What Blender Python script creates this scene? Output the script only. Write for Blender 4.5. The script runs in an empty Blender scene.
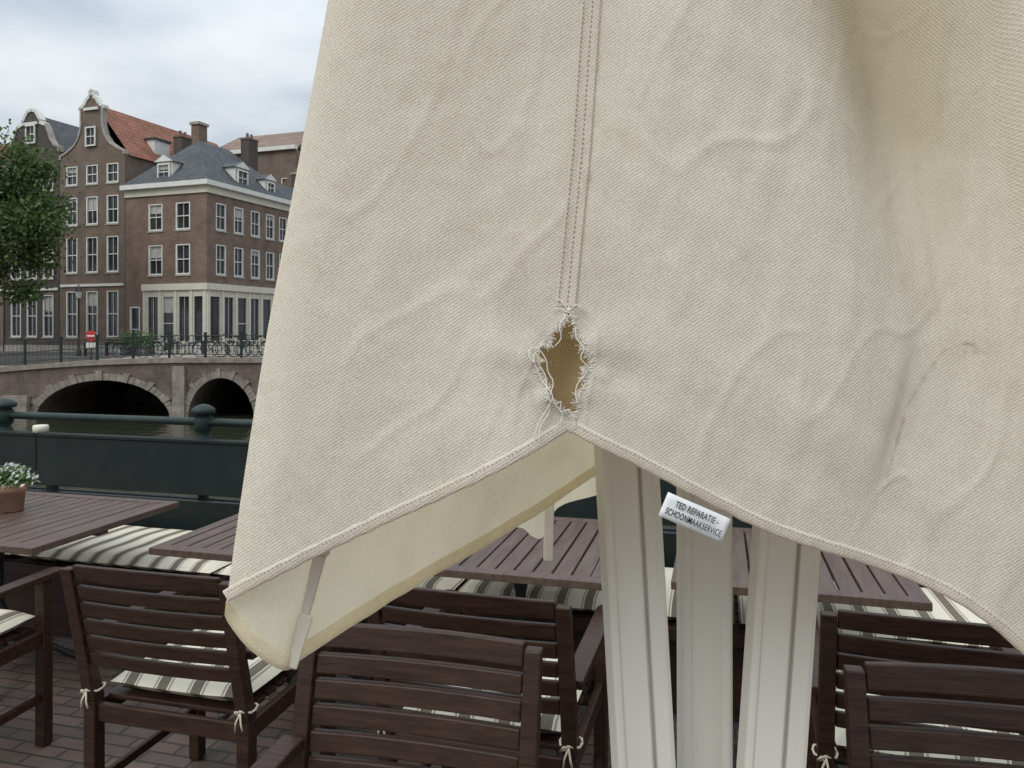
import bpy, math, random
import numpy as np
from mathutils import Vector, Matrix, noise
from mathutils.geometry import delaunay_2d_cdt
random.seed(11)
rad = math.radians
scene = bpy.context.scene
COL = scene.collection

# ------------------------------------------------------------------ materials
def new_mat(name):
    m = bpy.data.materials.new(name); m.use_nodes = True
    nt = m.node_tree
    return m, nt, nt.nodes, nt.links, nt.nodes["Principled BSDF"]

def ramp(N, stops, interp='LINEAR'):
    r = N.new("ShaderNodeValToRGB"); r.color_ramp.interpolation = interp
    els = r.color_ramp.elements
    while len(els) < len(stops): els.new(0.5)
    for e, (p, c) in zip(els, stops):
        e.position = p; e.color = (*c, 1)
    return r

def mottled(name, c1, c2, scale=6, rough=0.7, bump=0.2, bscale=60, stretch=(1, 1, 1), detail=6, spec=0.4, metallic=0, bdist=0.004):
    m, nt, N, L, B = new_mat(name)
    tc = N.new("ShaderNodeTexCoord"); mp = N.new("ShaderNodeMapping")
    mp.inputs["Scale"].default_value = stretch
    L.new(tc.outputs["Object"], mp.inputs[0])
    n = N.new("ShaderNodeTexNoise"); n.inputs["Scale"].default_value = scale; n.inputs["Detail"].default_value = detail
    n.inputs["Roughness"].default_value = 0.62
    L.new(mp.outputs[0], n.inputs[0])
    r = ramp(N, [(0.3, c1), (0.7, c2)])
    L.new(n.outputs[0], r.inputs[0]); L.new(r.outputs[0], B.inputs["Base Color"])
    B.inputs["Roughness"].default_value = rough
    B.inputs["Specular IOR Level"].default_value = spec
    B.inputs["Metallic"].default_value = metallic
    if bump:
        n2 = N.new("ShaderNodeTexNoise"); n2.inputs["Scale"].default_value = bscale; n2.inputs["Detail"].default_value = 4
        L.new(mp.outputs[0], n2.inputs[0])
        b = N.new("ShaderNodeBump"); b.inputs["Strength"].default_value = bump; b.inputs["Distance"].default_value = bdist
        L.new(n2.outputs[0], b.inputs["Height"]); L.new(b.outputs[0], B.inputs["Normal"])
        mr = N.new("ShaderNodeMapRange"); mr.inputs[3].default_value = max(0.05, rough - .12); mr.inputs[4].default_value = min(1, rough + .14)
        L.new(n2.outputs[0], mr.inputs[0]); L.new(mr.outputs[0], B.inputs["Roughness"])
    return m

def brick_mat(name, c1, c2, mortar, scale=1.0, bw=0.22, bh=0.065, msize=0.01, use='facade', var=0.5, bump=0.3):
    m, nt, N, L, B = new_mat(name)
    tc = N.new("ShaderNodeTexCoord")
    sep = N.new("ShaderNodeSeparateXYZ"); L.new(tc.outputs["Object"], sep.inputs[0])
    cmb = N.new("ShaderNodeCombineXYZ")
    if use == 'facade':
        ad = N.new("ShaderNodeMath"); L.new(sep.outputs[0], ad.inputs[0]); L.new(sep.outputs[1], ad.inputs[1])
        L.new(ad.outputs[0], cmb.inputs[0]); L.new(sep.outputs[2], cmb.inputs[1])
    else:
        L.new(sep.outputs[0], cmb.inputs[0]); L.new(sep.outputs[1], cmb.inputs[1])
    br = N.new("ShaderNodeTexBrick")
    L.new(cmb.outputs[0], br.inputs["Vector"])
    br.inputs["Scale"].default_value = scale
    br.inputs["Color1"].default_value = (*c1, 1); br.inputs["Color2"].default_value = (*c2, 1)
    br.inputs["Mortar"].default_value = (*mortar, 1)
    br.inputs["Brick Width"].default_value = bw; br.inputs["Row Height"].default_value = bh
    br.inputs["Mortar Size"].default_value = msize; br.inputs["Mortar Smooth"].default_value = 0.2
    n = N.new("ShaderNodeTexNoise"); n.inputs["Scale"].default_value = 0.9 if use == 'facade' else 1.7; n.inputs["Detail"].default_value = 9
    n.inputs["Roughness"].default_value = 0.7
    L.new(tc.outputs["Object"], n.inputs[0])
    r = ramp(N, [(0.3, (1 - var,) * 3), (0.7, (1 + var * .35,) * 3)])
    L.new(n.outputs[0], r.inputs[0])
    mx = N.new("ShaderNodeMix"); mx.data_type = 'RGBA'; mx.blend_type = 'MULTIPLY'; mx.inputs[0].default_value = 1
    L.new(br.outputs[0], mx.inputs[6]); L.new(r.outputs[0], mx.inputs[7])
    L.new(mx.outputs[2], B.inputs["Base Color"])
    B.inputs["Roughness"].default_value = 0.8 if use == 'facade' else 0.6
    b = N.new("ShaderNodeBump"); b.inputs["Strength"].default_value = bump; b.inputs["Distance"].default_value = 0.01; b.invert = True
    L.new(br.outputs["Fac"], b.inputs["Height"]); L.new(b.outputs[0], B.inputs["Normal"])
    return m

def canvas_mat(name="canvas_cloth", c1=(0.785, 0.735, 0.64), c2=(0.845, 0.80, 0.71), transl=.30, tcol=(0.93, 0.82, 0.58)):
    m, nt, N, L, B = new_mat(name)
    tc = N.new("ShaderNodeTexCoord")
    n1 = N.new("ShaderNodeTexNoise"); n1.inputs["Scale"].default_value = 5.5; n1.inputs["Detail"].default_value = 8; n1.inputs["Roughness"].default_value = 0.60
    L.new(tc.outputs["Object"], n1.inputs[0])
    r1 = ramp(N, [(0.32, c1), (0.60, c2)])
    L.new(n1.outputs[0], r1.inputs[0])
    n2 = N.new("ShaderNodeTexNoise"); n2.inputs["Scale"].default_value = 420; n2.inputs["Detail"].default_value = 3
    L.new(tc.outputs["Object"], n2.inputs[0])
    r2 = ramp(N, [(0.3, (0.86, 0.86, 0.85)), (0.7, (1.06, 1.06, 1.06))])
    L.new(n2.outputs[0], r2.inputs[0])
    mx = N.new("ShaderNodeMix"); mx.data_type = 'RGBA'; mx.blend_type = 'MULTIPLY'; mx.inputs[0].default_value = 1
    L.new(r1.outputs[0], mx.inputs[6]); L.new(r2.outputs[0], mx.inputs[7])
    n5 = N.new("ShaderNodeTexNoise"); n5.inputs["Scale"].default_value = 17; n5.inputs["Detail"].default_value = 6; n5.inputs["Roughness"].default_value = .7; n5.inputs["Distortion"].default_value = .6
    L.new(tc.outputs["Object"], n5.inputs[0])
    r5 = ramp(N, [(0.28, (0.92, 0.91, 0.89)), (0.48, (1, 1, 1))]); L.new(n5.outputs[0], r5.inputs[0])
    mx5 = N.new("ShaderNodeMix"); mx5.data_type = 'RGBA'; mx5.blend_type = 'MULTIPLY'; mx5.inputs[0].default_value = 1
    L.new(mx.outputs[2], mx5.inputs[6]); L.new(r5.outputs[0], mx5.inputs[7])
    ag = N.new("ShaderNodeAttribute"); ag.attribute_name = "shade_and_age"
    mxa = N.new("ShaderNodeMix"); mxa.data_type = 'RGBA'; L.new(ag.outputs["Fac"], mxa.inputs[0]); L.new(mx5.outputs[2], mxa.inputs[6]); mxa.inputs[7].default_value = (0.34, 0.265, 0.16, 1)  # brown mixed in for painted fold shade as well as yellowed cloth
    at = N.new("ShaderNodeAttribute"); at.attribute_name = "dirt"
    n3 = N.new("ShaderNodeTexNoise"); n3.inputs["Scale"].default_value = 90; n3.inputs["Detail"].default_value = 6
    L.new(tc.outputs["Object"], n3.inputs[0])
    r3 = ramp(N, [(0.36, (0.35,) * 3), (0.62, (1,) * 3)])
    L.new(n3.outputs[0], r3.inputs[0])
    mm = N.new("ShaderNodeMath"); mm.operation = 'MULTIPLY'
    L.new(at.outputs["Fac"], mm.inputs[0]); L.new(r3.outputs[0], mm.inputs[1])
    mx2 = N.new("ShaderNodeMix"); mx2.data_type = 'RGBA'
    L.new(mm.outputs[0], mx2.inputs[0]); L.new(mxa.outputs[2], mx2.inputs[6])
    mx2.inputs[7].default_value = (0.23, 0.19, 0.135, 1)
    L.new(mx2.outputs[2], B.inputs["Base Color"])
    B.inputs["Roughness"].default_value = 0.9; B.inputs["Specular IOR Level"].default_value = 0.15
    def wave(rot, sc):
        mp = N.new("ShaderNodeMapping"); mp.inputs["Rotation"].default_value = (0, rot, 0)
        L.new(tc.outputs["Object"], mp.inputs[0])
        w = N.new("ShaderNodeTexWave"); w.inputs["Scale"].default_value = sc; w.inputs["Distortion"].default_value = 1.5
        w.inputs["Detail"].default_value = 2; w.inputs["Detail Scale"].default_value = 3
        L.new(mp.outputs[0], w.inputs[0]); return w
    wa = wave(rad(33), 130); wb = wave(rad(-57), 105)
    ad = N.new("ShaderNodeMath"); L.new(wa.outputs[1], ad.inputs[0]); L.new(wb.outputs[1], ad.inputs[1])
    ad2 = N.new("ShaderNodeMath"); L.new(ad.outputs[0], ad2.inputs[0]); L.new(n2.outputs[0], ad2.inputs[1])
    b = N.new("ShaderNodeBump"); b.inputs["Strength"].default_value = 0.45; b.inputs["Distance"].default_value = 0.0006
    L.new(ad2.outputs[0], b.inputs["Height"])
    n4 = N.new("ShaderNodeTexNoise"); n4.inputs["Scale"].default_value = 22; n4.inputs["Detail"].default_value = 5
    L.new(tc.outputs["Object"], n4.inputs[0])
    b2 = N.new("ShaderNodeBump"); b2.inputs["Strength"].default_value = 0.2; b2.inputs["Distance"].default_value = 0.005
    L.new(n4.outputs[0], b2.inputs["Height"]); L.new(b.outputs[0], b2.inputs["Normal"]); L.new(b2.outputs[0], B.inputs["Normal"])
    tr = N.new("ShaderNodeBsdfTranslucent"); tr.inputs[0].default_value = (*tcol, 1)
    ms = N.new("ShaderNodeMixShader"); ms.inputs[0].default_value = transl
    L.new(B.outputs[0], ms.inputs[1]); L.new(tr.outputs[0], ms.inputs[2])
    L.new(ms.outputs[0], N["Material Output"].inputs[0])
    return m

def stripe_mat():
    m, nt, N, L, B = new_mat("striped_fabric")
    tc = N.new("ShaderNodeTexCoord"); sep = N.new("ShaderNodeSeparateXYZ"); L.new(tc.outputs["Object"], sep.inputs[0])
    mu = N.new("ShaderNodeMath"); mu.operation = 'MULTIPLY'; mu.inputs[1].default_value = 1 / 0.118
    L.new(sep.outputs[0], mu.inputs[0])
    fr = N.new("ShaderNodeMath"); fr.operation = 'FRACT'; L.new(mu.outputs[0], fr.inputs[0])
    cream = (0.66, 0.60, 0.47); br = (0.15, 0.12, 0.085); gr = (0.34, 0.29, 0.22)
    r = ramp(N, [(0, cream), (0.36, gr), (0.42, cream), (0.46, br), (0.76, cream), (0.80, gr), (0.86, cream)], 'CONSTANT')
    L.new(fr.outputs[0], r.inputs[0]); L.new(r.outputs[0], B.inputs["Base Color"])
    B.inputs["Roughness"].default_value = 0.9
    n = N.new("ShaderNodeTexNoise"); n.inputs["Scale"].default_value = 12; L.new(tc.outputs["Object"], n.inputs[0])
    b = N.new("ShaderNodeBump"); b.inputs["Strength"].default_value = 0.5; b.inputs["Distance"].default_value = 0.01
    L.new(n.outputs[0], b.inputs["Height"]); L.new(b.outputs[0], B.inputs["Normal"])
    return m

def water_mat():
    m, nt, N, L, B = new_mat("canal_water_surface")
    B.inputs["Base Color"].default_value = (0.03, 0.033, 0.02, 1); B.inputs["Roughness"].default_value = 0.07
    tc = N.new("ShaderNodeTexCoord")
    n = N.new("ShaderNodeTexNoise"); n.inputs["Scale"].default_value = 1.6; n.inputs["Detail"].default_value = 5
    L.new(tc.outputs["Object"], n.inputs[0])
    b = N.new("ShaderNodeBump"); b.inputs["Strength"].default_value = 0.4; b.inputs["Distance"].default_value = 0.12
    L.new(n.outputs[0], b.inputs["Height"]); L.new(b.outputs[0], B.inputs["Normal"])
    return m

def leaf_mat(name, c1, c2):
    m, nt, N, L, B = new_mat(name)
    g = N.new("ShaderNodeNewGeometry")
    r = ramp(N, [(0, c1), (1, c2)]); L.new(g.outputs["Random Per Island"], r.inputs[0])
    L.new(r.outputs[0], B.inputs["Base Color"]); B.inputs["Roughness"].default_value = 0.6
    tr = N.new("ShaderNodeBsdfTranslucent"); L.new(r.outputs[0], tr.inputs[0])
    ms = N.new("ShaderNodeMixShader"); ms.inputs[0].default_value = 0.3
    L.new(B.outputs[0], ms.inputs[1]); L.new(tr.outputs[0], ms.inputs[2]); L.new(ms.outputs[0], N["Material Output"].inputs[0])
    return m

M = {}
M['canvas'] = canvas_mat()
M['inner'] = canvas_mat("canvas_cloth_lit_underside", (0.80, 0.735, 0.58), (0.86, 0.80, 0.65), .46, (0.97, 0.87, 0.62))  # same canvas, underside light boosted by paler colour and more translucency
M['added_backing'] = canvas_mat("added_backing_dim_tan", (0.42, 0.32, 0.18), (0.52, 0.41, 0.25), .25, (0.6, 0.44, 0.24))  # added backing, toned for the dim interior behind the tear
M['stitch'] = mottled("stitch_thread", (0.36, 0.31, 0.24), (0.47, 0.41, 0.33), 200, 0.9, 0)
M['fray'] = mottled("frayed_thread", (0.74, 0.70, 0.61), (0.84, 0.81, 0.74), 200, 0.95, 0)
M['label'] = mottled("label_cloth", (0.76, 0.76, 0.75), (0.83, 0.83, 0.83), 60, 0.8, 0.3, 900, bdist=0.0005)
M['ink'] = mottled("label_ink", (0.015, 0.015, 0.02), (0.04, 0.04, 0.05), 200, 0.8, 0)
M['alu'] = mottled("powder_coated_aluminium", (0.65, 0.62, 0.55), (0.75, 0.725, 0.66), 9, 0.45, 0.12, 300, (1, 1, .25), bdist=0.001)
M['alug'] = mottled("grey_rib_metal", (0.50, 0.46, 0.37), (0.62, 0.57, 0.48), 20, 0.6, 0.1, 300, bdist=0.001)
M['wood'] = mottled("dark_stained_wood", (0.017, 0.0078, 0.0052), (0.052, 0.025, 0.016), 9, 0.45, 0.25, 40, (1, 9, 9), bdist=0.002, spec=.28)
M['tablewood'] = mottled("table_slat_wood", (0.055, 0.034, 0.026), (0.115, 0.076, 0.058), 5, 0.44, 0.25, 30, (9, 1, 9), bdist=0.002, spec=.35)
M['stripe'] = stripe_mat()
M['tie'] = mottled("tie_cotton", (0.50, 0.44, 0.33), (0.62, 0.56, 0.45), 80, 0.9, 0)
M['green'] = mottled("dark_green_paint", (0.007, 0.0125, 0.012), (0.013, 0.020, 0.018), 6, 0.5, 0.15, 70, bdist=0.002, spec=.25)
M['railgreen'] = mottled("weathered_green_paint", (0.008, 0.017, 0.015), (0.022, 0.036, 0.031), 6, 0.5, 0.2, 70, bdist=0.002, spec=.3)
M['iron'] = mottled("black_iron", (0.012, 0.012, 0.013), (0.03, 0.03, 0.032), 20, 0.45, 0.2, 60, bdist=0.002)
M['paver'] = brick_mat("brick_paving", (0.17, 0.115, 0.090), (0.11, 0.080, 0.068), (0.05, 0.042, 0.035), 1.0, 0.205, 0.068, 0.006, use='floor', var=0.5, bump=0.6)
M['stone'] = mottled("pale_stone", (0.26, 0.235, 0.20), (0.40, 0.37, 0.32), 3, 0.8, 0.3, 20)
M['vouss'] = mottled("weathered_voussoir_stone", (0.16, 0.135, 0.11), (0.33, 0.29, 0.24), 2.5, 0.85, 0.3, 20)
M['brickA'] = brick_mat("brick_dark", (0.056, 0.041, 0.034), (0.08, 0.056, 0.045), (0.10, 0.09, 0.075), var=.35)
M['brickB'] = brick_mat("brick_brown", (0.140, 0.094, 0.068), (0.185, 0.120, 0.085), (0.20, 0.17, 0.14), var=.45)
M['brickC'] = brick_mat("brick_redbrown", (0.165, 0.096, 0.067), (0.225, 0.130, 0.090), (0.22, 0.185, 0.145), var=.45)
M['brickW'] = brick_mat("bridge_brick", (0.18, 0.120, 0.09), (0.125, 0.088, 0.068), (0.20, 0.17, 0.145), bw=.24, bh=.08, var=.6)
M['white'] = mottled("white_paint", (0.60, 0.59, 0.54), (0.72, 0.71, 0.66), 2, 0.6, 0)
M['cream'] = mottled("cream_paint", (0.57, 0.53, 0.43), (0.67, 0.63, 0.53), 2, 0.6, 0)
M['glass'] = mottled("window_glass", (0.012, 0.015, 0.018), (0.05, 0.052, 0.05), 0.7, 0.07, 0, spec=0.6)
M['slate'] = brick_mat("slate_roof", (0.060, 0.066, 0.070), (0.09, 0.098, 0.102), (0.04, 0.045, 0.05), bw=.3, bh=.22, msize=.02, var=.35)
M['tile'] = brick_mat("orange_roof_tile", (0.38, 0.14, 0.07), (0.29, 0.11, 0.06), (0.15, 0.06, 0.04), bw=.26, bh=.3, msize=.03, var=.5)
M['water'] = water_mat()
M['asphalt'] = mottled("street_surface", (0.07, 0.065, 0.06), (0.13, 0.12, 0.11), 2, 0.85, 0.2, 30)
M['bark'] = mottled("bark", (0.05, 0.038, 0.028), (0.10, 0.08, 0.06), 6, 0.9, 0.5, 20, (1, 1, .3), bdist=.02)
M['leaf'] = leaf_mat("tree_leaves", (0.035, 0.070, 0.014), (0.12, 0.18, 0.045))
M['leaf2'] = leaf_mat("plant_leaves", (0.05, 0.11, 0.03), (0.14, 0.24, 0.07))
M['petal'] = leaf_mat("petals", (0.62, 0.60, 0.52), (0.78, 0.78, 0.74))
M['terra'] = mottled("terracotta", (0.34, 0.19, 0.125), (0.45, 0.28, 0.19), 12, 0.8, 0.2, 60)
M['soil'] = mottled("soil", (0.03, 0.02, 0.015), (0.06, 0.045, 0.03), 40, 0.95, 0.3)
M['red'] = mottled("red_enamel", (0.45, 0.03, 0.03), (0.52, 0.05, 0.04), 5, 0.4, 0)
M['blue'] = mottled("blue_enamel", (0.03, 0.07, 0.2), (0.05, 0.1, 0.28), 5, 0.4, 0)
M['rubber'] = mottled("rubber", (0.02, 0.02, 0.02), (0.035, 0.035, 0.035), 5, 0.7, 0)
M['curtain'] = mottled("curtain", (0.35, 0.33, 0.30), (0.5, 0.48, 0.44), 3, 0.9, 0)

# ------------------------------------------------------------------ mesh helpers
class MB:
    def __init__(s, mats): s.v = []; s.f = []; s.m = []; s.mats = mats
    def mi(s, k):
        if k not in s.mats: s.mats.append(k)
        return s.mats.index(k)
    def face(s, pts, mat):
        b = len(s.v); s.v += [tuple(p) for p in pts]; s.f.append(tuple(range(b, b + len(pts)))); s.m.append(s.mi(mat))
    def hexa(s, P, mat):
        b = len(s.v); s.v += [tuple(p) for p in P]; k = s.mi(mat)
        for q in ((0, 3, 2, 1), (4, 5, 6, 7), (0, 1, 5, 4), (1, 2, 6, 5), (2, 3, 7, 6), (3, 0, 4, 7)):
            s.f.append(tuple(b + i for i in q)); s.m.append(k)
    def box(s, x0, x1, y0, y1, z0, z1, mat, T=None):
        P = [(x0, y0, z0), (x1, y0, z0), (x1, y1, z0), (x0, y1, z0), (x0, y0, z1), (x1, y0, z1), (x1, y1, z1), (x0, y1, z1)]
        if T: P = [T(Vector(p)) for p in P]
        s.hexa(P, mat)
    def tube(s, pts, rr, mat, n=8, caps=True):
        k = s.mi(mat); rings = []
        pts = [Vector(p) for p in pts]
        for i, p in enumerate(pts):
            d = (pts[min(i + 1, len(pts) - 1)] - pts[max(i - 1, 0)]).normalized()
            a = d.cross(Vector((0, 0, 1)))
            if a.length < 1e-3: a = d.cross(Vector((1, 0, 0)))
            a.normalize(); b2 = d.cross(a)
            r = rr[i] if isinstance(rr, (list, tuple)) else rr
            b = len(s.v)
            for j in range(n):
                t = 2 * math.pi * j / n
                s.v.append(tuple(p + a * math.cos(t) * r + b2 * math.sin(t) * r))
            rings.append(b)
        for i in range(len(rings) - 1):
            for j in range(n):
                s.f.append((rings[i] + j, rings[i] + (j + 1) % n, rings[i + 1] + (j + 1) % n, rings[i + 1] + j)); s.m.append(k)
        if caps:
            s.f.append(tuple(rings[0] + j for j in reversed(range(n)))); s.m.append(k)
            s.f.append(tuple(rings[-1] + j for j in range(n))); s.m.append(k)
    def lathe(s, prof, mat, c=(0, 0, 0), n=20):
        k = s.mi(mat); rings = []
        for (r, z) in prof:
            b = len(s.v)
            for j in range(n):
                t = 2 * math.pi * j / n
                s.v.append((c[0] + r * math.cos(t), c[1] + r * math.sin(t), c[2] + z))
            rings.append(b)
        for i in range(len(rings) - 1):
            for j in range(n):
                s.f.append((rings[i] + j, rings[i] + (j + 1) % n, rings[i + 1] + (j + 1) % n, rings[i + 1] + j)); s.m.append(k)
    def mesh(s, name):
        me = bpy.data.meshes.new(name); me.from_pydata(s.v, [], s.f)
        for k in s.mats: me.materials.append(M[k])
        me.polygons.foreach_set("material_index", s.m); me.update()
        return me
    def obj(s, name, parent=None, smooth=False, bevel=0, fix=True):
        me = s.mesh(name)
        if fix:
            import bmesh
            bm = bmesh.new(); bm.from_mesh(me); bmesh.ops.recalc_face_normals(bm, faces=bm.faces); bm.to_mesh(me); bm.free()
        return mkobj(name, me, parent, smooth, bevel)

def mkobj(name, me, parent=None, smooth=False, bevel=0):
    o = bpy.data.objects.new(name, me); COL.objects.link(o)
    if parent: o.parent = parent
    if smooth: me.polygons.foreach_set("use_smooth", [True] * len(me.polygons))
    if bevel:
        md = o.modifiers.new("bevel", 'BEVEL'); md.width = bevel; md.segments = 2; md.limit_method = 'ANGLE'; md.angle_limit = rad(40)
    return o

def empty(name, loc=(0, 0, 0), rz=0, parent=None):
    e = bpy.data.objects.new(name, None); COL.objects.link(e); e.location = loc; e.rotation_euler = (0, 0, rz)
    e.empty_display_size = 0.2
    if parent: e.parent = parent
    return e

def catmull(pts, step):
    out = []
    n = len(pts)
    for i in range(n - 1):
        p0 = pts[max(i - 1, 0)]; p1 = pts[i]; p2 = pts[i + 1]; p3 = pts[min(i + 2, n - 1)]
        L = math.dist(p1, p2); k = max(1, int(L / step))
        for j in range(k):
            t = j / k
            out.append(tuple(0.5 * ((2 * b) + (-a + c) * t + (2 * a - 5 * b + 4 * c - d) * t * t + (-a + 3 * b - 3 * c + d) * t ** 3)
                             for a, b, c, d in zip(p0, p1, p2, p3)))
    out.append(tuple(pts[-1])); return out

def inpoly(px, py, poly):
    res = np.zeros(len(px), bool); n = len(poly)
    for i in range(n):
        x1, y1 = poly[i]; x2, y2 = poly[(i + 1) % n]
        if y1 == y2: continue
        c = ((y1 > py) != (y2 > py)) & (px < (x2 - x1) * (py - y1) / (y2 - y1) + x1)
        res ^= c
    return res

def interp(v, tab):
    if v <= tab[0][0]: return tab[0][1]
    for (a, x), (b, y) in zip(tab, tab[1:]):
        if v <= b: return x + (y - x) * (v - a) / (b - a)
    return tab[-1][1]

def segdist(p, a, b):
    ax, ay = a; bx, by = b; dx, dy = bx - ax, by - ay
    t = max(0, min(1, ((p[0] - ax) * dx + (p[1] - ay) * dy) / (dx * dx + dy * dy)))
    return math.hypot(p[0] - ax - t * dx, p[1] - ay - t * dy)
def pldist(p, pl): return min(segdist(p, a, b) for a, b in zip(pl, pl[1:]))
def sig(x): return 1 / (1 + math.exp(-max(-40, min(40, x))))

# ================================================================== PARASOL
# cloth pattern coordinates: millimetres, a to the right (centre 512), b downwards (1930 = floor)
parasol = empty("torn_parasol", (0, 0, 0))
left_edge = [(-700, 440), (-500, 410), (-250, 368), (0, 325), (120, 303), (240, 281), (350, 261), (470, 242), (560, 229), (606, 223)]
seam_tab = [(-700, 575), (0, 592), (150, 581), (300, 566), (432, 567)]
hem_ctrl = [(223, 606), (250, 590), (300, 565), (350, 541), (400, 518), (450, 495), (500, 470), (540, 448), (567, 431), (600, 447), (640, 466),
            (680, 487), (720, 508), (760, 527), (800, 542), (860, 562), (920, 584), (960, 604), (1000, 633), (1035, 664), (1085, 700), (1140, 730)]
hemL = catmull(hem_ctrl[:9], 5); hemR = catmull(hem_ctrl[8:], 5)
hem = hemL[:-1] + hemR
crease = [(948, 285), (925, 330), (905, 400), (885, 455), (862, 520)]
stain = [(995, 350), (980, 344), (958, 350), (944, 366), (930, 386), (914, 410), (904, 440), (890, 478)]
foldline = [(-700, 930), (-200, 985), (0, 1012), (140, 1024), (270, 1040), (420, 1060), (730, 1090)]

def depth(a, b):
    le = interp(b, left_edge)
    e = max(0.0, a - le)
    t = max(0.0, 1 - e / 45.0)
    damp = 1 - math.exp(-e / 60.0)
    y = 0.768 + 0.010 * t * t
    us = interp(b, seam_tab)
    y += 0.006 * math.exp(-abs(a - us) / 40.0)
    fall = min(1, max(0, (620 - b) / 500))
    y += damp * 0.008 * math.sin((a - 330 + (b - 200) * 0.35) / 84.0) * (0.5 + 0.5 * fall)
    y += damp * 0.0035 * math.sin((a + b * 0.18) / 40.0 + 1.0) * (0.3 + 0.7 * fall) * (1 if a > us else .6)
    k = sig(-(b - 215) / 75.0)
    c = 912 + 0.12 * b
    y += 0.105 * math.exp(-((a - c) / 70.0) ** 2) * k
    fl = interp(b, foldline)
    y -= (0.034 * sig((a - fl) / 2.5) * math.exp(-max(0, a - fl) / 160.0)) * sig(-(b - 360) / 50.0)
    side = a - interp(b, [(q[1], q[0]) for q in crease])
    win = math.exp(-((b - 410) / 90.0) ** 2)
    y += 0.0078 * win * sig(side / 4.0) * math.exp(-max(0, side) / 60.0)
    y -= 0.014 * math.exp(-((a - 760) / 120.0) ** 2 - ((b - 430) / 180.0) ** 2)
    y += damp * 0.0045 * noise.noise(Vector((a / 110.0, b / 240.0, 3.1)))
    s1 = (a * .55 + b) if a < us else (b - (a - us) * .55 + us * .55)
    y += damp * 0.0016 * noise.noise(Vector((s1 / 46.0, (a - b * .5) / 230.0, 7.7)))
    y += damp * 0.0012 * noise.noise(Vector((a / 22.0 + b / 90.0, b / 150.0, 17.7)))
    # a few fine sharp creases
    cr = noise.noise(Vector((a / 75.0 + b / 300, b / 190.0, 31.3)))
    y -= damp * 0.0012 * math.exp(-(cr / .035) ** 2)
    y += 0.0005 * noise.noise(Vector((a / 13.0, b / 17.0, 1.7)))
    dx, dy = a - 563, b - 365; r = math.hypot(dx, dy)
    if r < 170:
        th = math.atan2(dy, dx)
        y += 0.0018 * math.sin(th * 5 + 0.6 + 1.5 * noise.noise(Vector((th, 1, 0)))) * math.exp(-((r - 60) / 45.0) ** 2)
        y -= 0.0035 * math.exp(-((r - 36) / 11.0) ** 2) * (0.6 + 0.9 * noise.noise(Vector((th * 2.2, 5, 0))))
    return y

def P(a, b, off=0.0):
    return Vector(((a - 512) / 1000.0, depth(a, b) + off, (1930 - b) / 1000.0))

hole_c = [(569, 308), (566, 320), (560, 328), (555, 333), (550, 344), (540, 347), (533, 357), (538, 364), (537, 371), (545, 380), (549, 390), (547, 396), (555, 402), (560, 411), (568, 410), (573, 419),
          (578, 405), (576, 395), (582, 388), (583, 376), (591, 366), (588, 354), (582, 350), (581, 339), (574, 331), (574, 320), (569, 308)]
hole = []
for (p, q) in zip(hole_c, hole_c[1:]):
    n = max(2, int(math.dist(p, q) / 2.2))
    for j in range(n):
        t = j / n
        hole.append((p[0] + (q[0] - p[0]) * t + random.uniform(-1.4, 1.4), p[1] + (q[1] - p[1]) * t + random.uniform(-1.1, 1.1)))

left_pts = [(a, b) for b, a in reversed(left_edge)]
left_d = catmull(left_pts, 8)
top_d = [(x, -700) for x in range(460, 960, 20)]
right_d = catmull([(970, -700), (1120, -350), (1190, 0), (1205, 300), (1190, 560), (1140, 730)], 12)
outline = list(hem)[:-1] + list(reversed(right_d)) + list(reversed(top_d)) + list(reversed(left_d))[:-1]
pts = list(outline); edges = [(i, (i + 1) % len(outline)) for i in range(len(outline))]
hb = len(pts); pts += hole; edges += [(hb + i, hb + (i + 1) % len(hole)) for i in range(len(hole))]
gp = []
for b in np.arange(-20, 735, 4.5):
    for a in np.arange(215 + (int(b / 4.5) % 2) * 2.2, 1210, 4.5): gp.append((a, b))
for b in np.arange(-690, -20, 18.0):
    for a in np.arange(330, 1200, 18.0): gp.append((a, b))
for b in np.arange(295, 430, 2.2):
    for a in np.arange(515, 610, 2.2): gp.append((a + random.uniform(-.4, .4), b))
for b in np.arange(335, 490, 2.0):
    for a in np.arange(882, 1002, 2.0): gp.append((a + random.uniform(-.4, .4), b + .3))
gp = np.array(gp)
ok = inpoly(gp[:, 0], gp[:, 1], outline) & ~inpoly(gp[:, 0], gp[:, 1], hole)
gp = gp[ok]
pts += [tuple(g) for g in gp]
res = delaunay_2d_cdt([Vector(p) for p in pts], edges, [], 0, 1e-4)
V2 = np.array([tuple(v) for v in res[0]]); F = res[2]
cen = np.array([V2[list(f)].mean(axis=0) for f in F])
keep = inpoly(cen[:, 0], cen[:, 1], outline) & ~inpoly(cen[:, 0], cen[:, 1], hole)
faces = [tuple(f) for f, k in zip(F, keep) if k]
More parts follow.
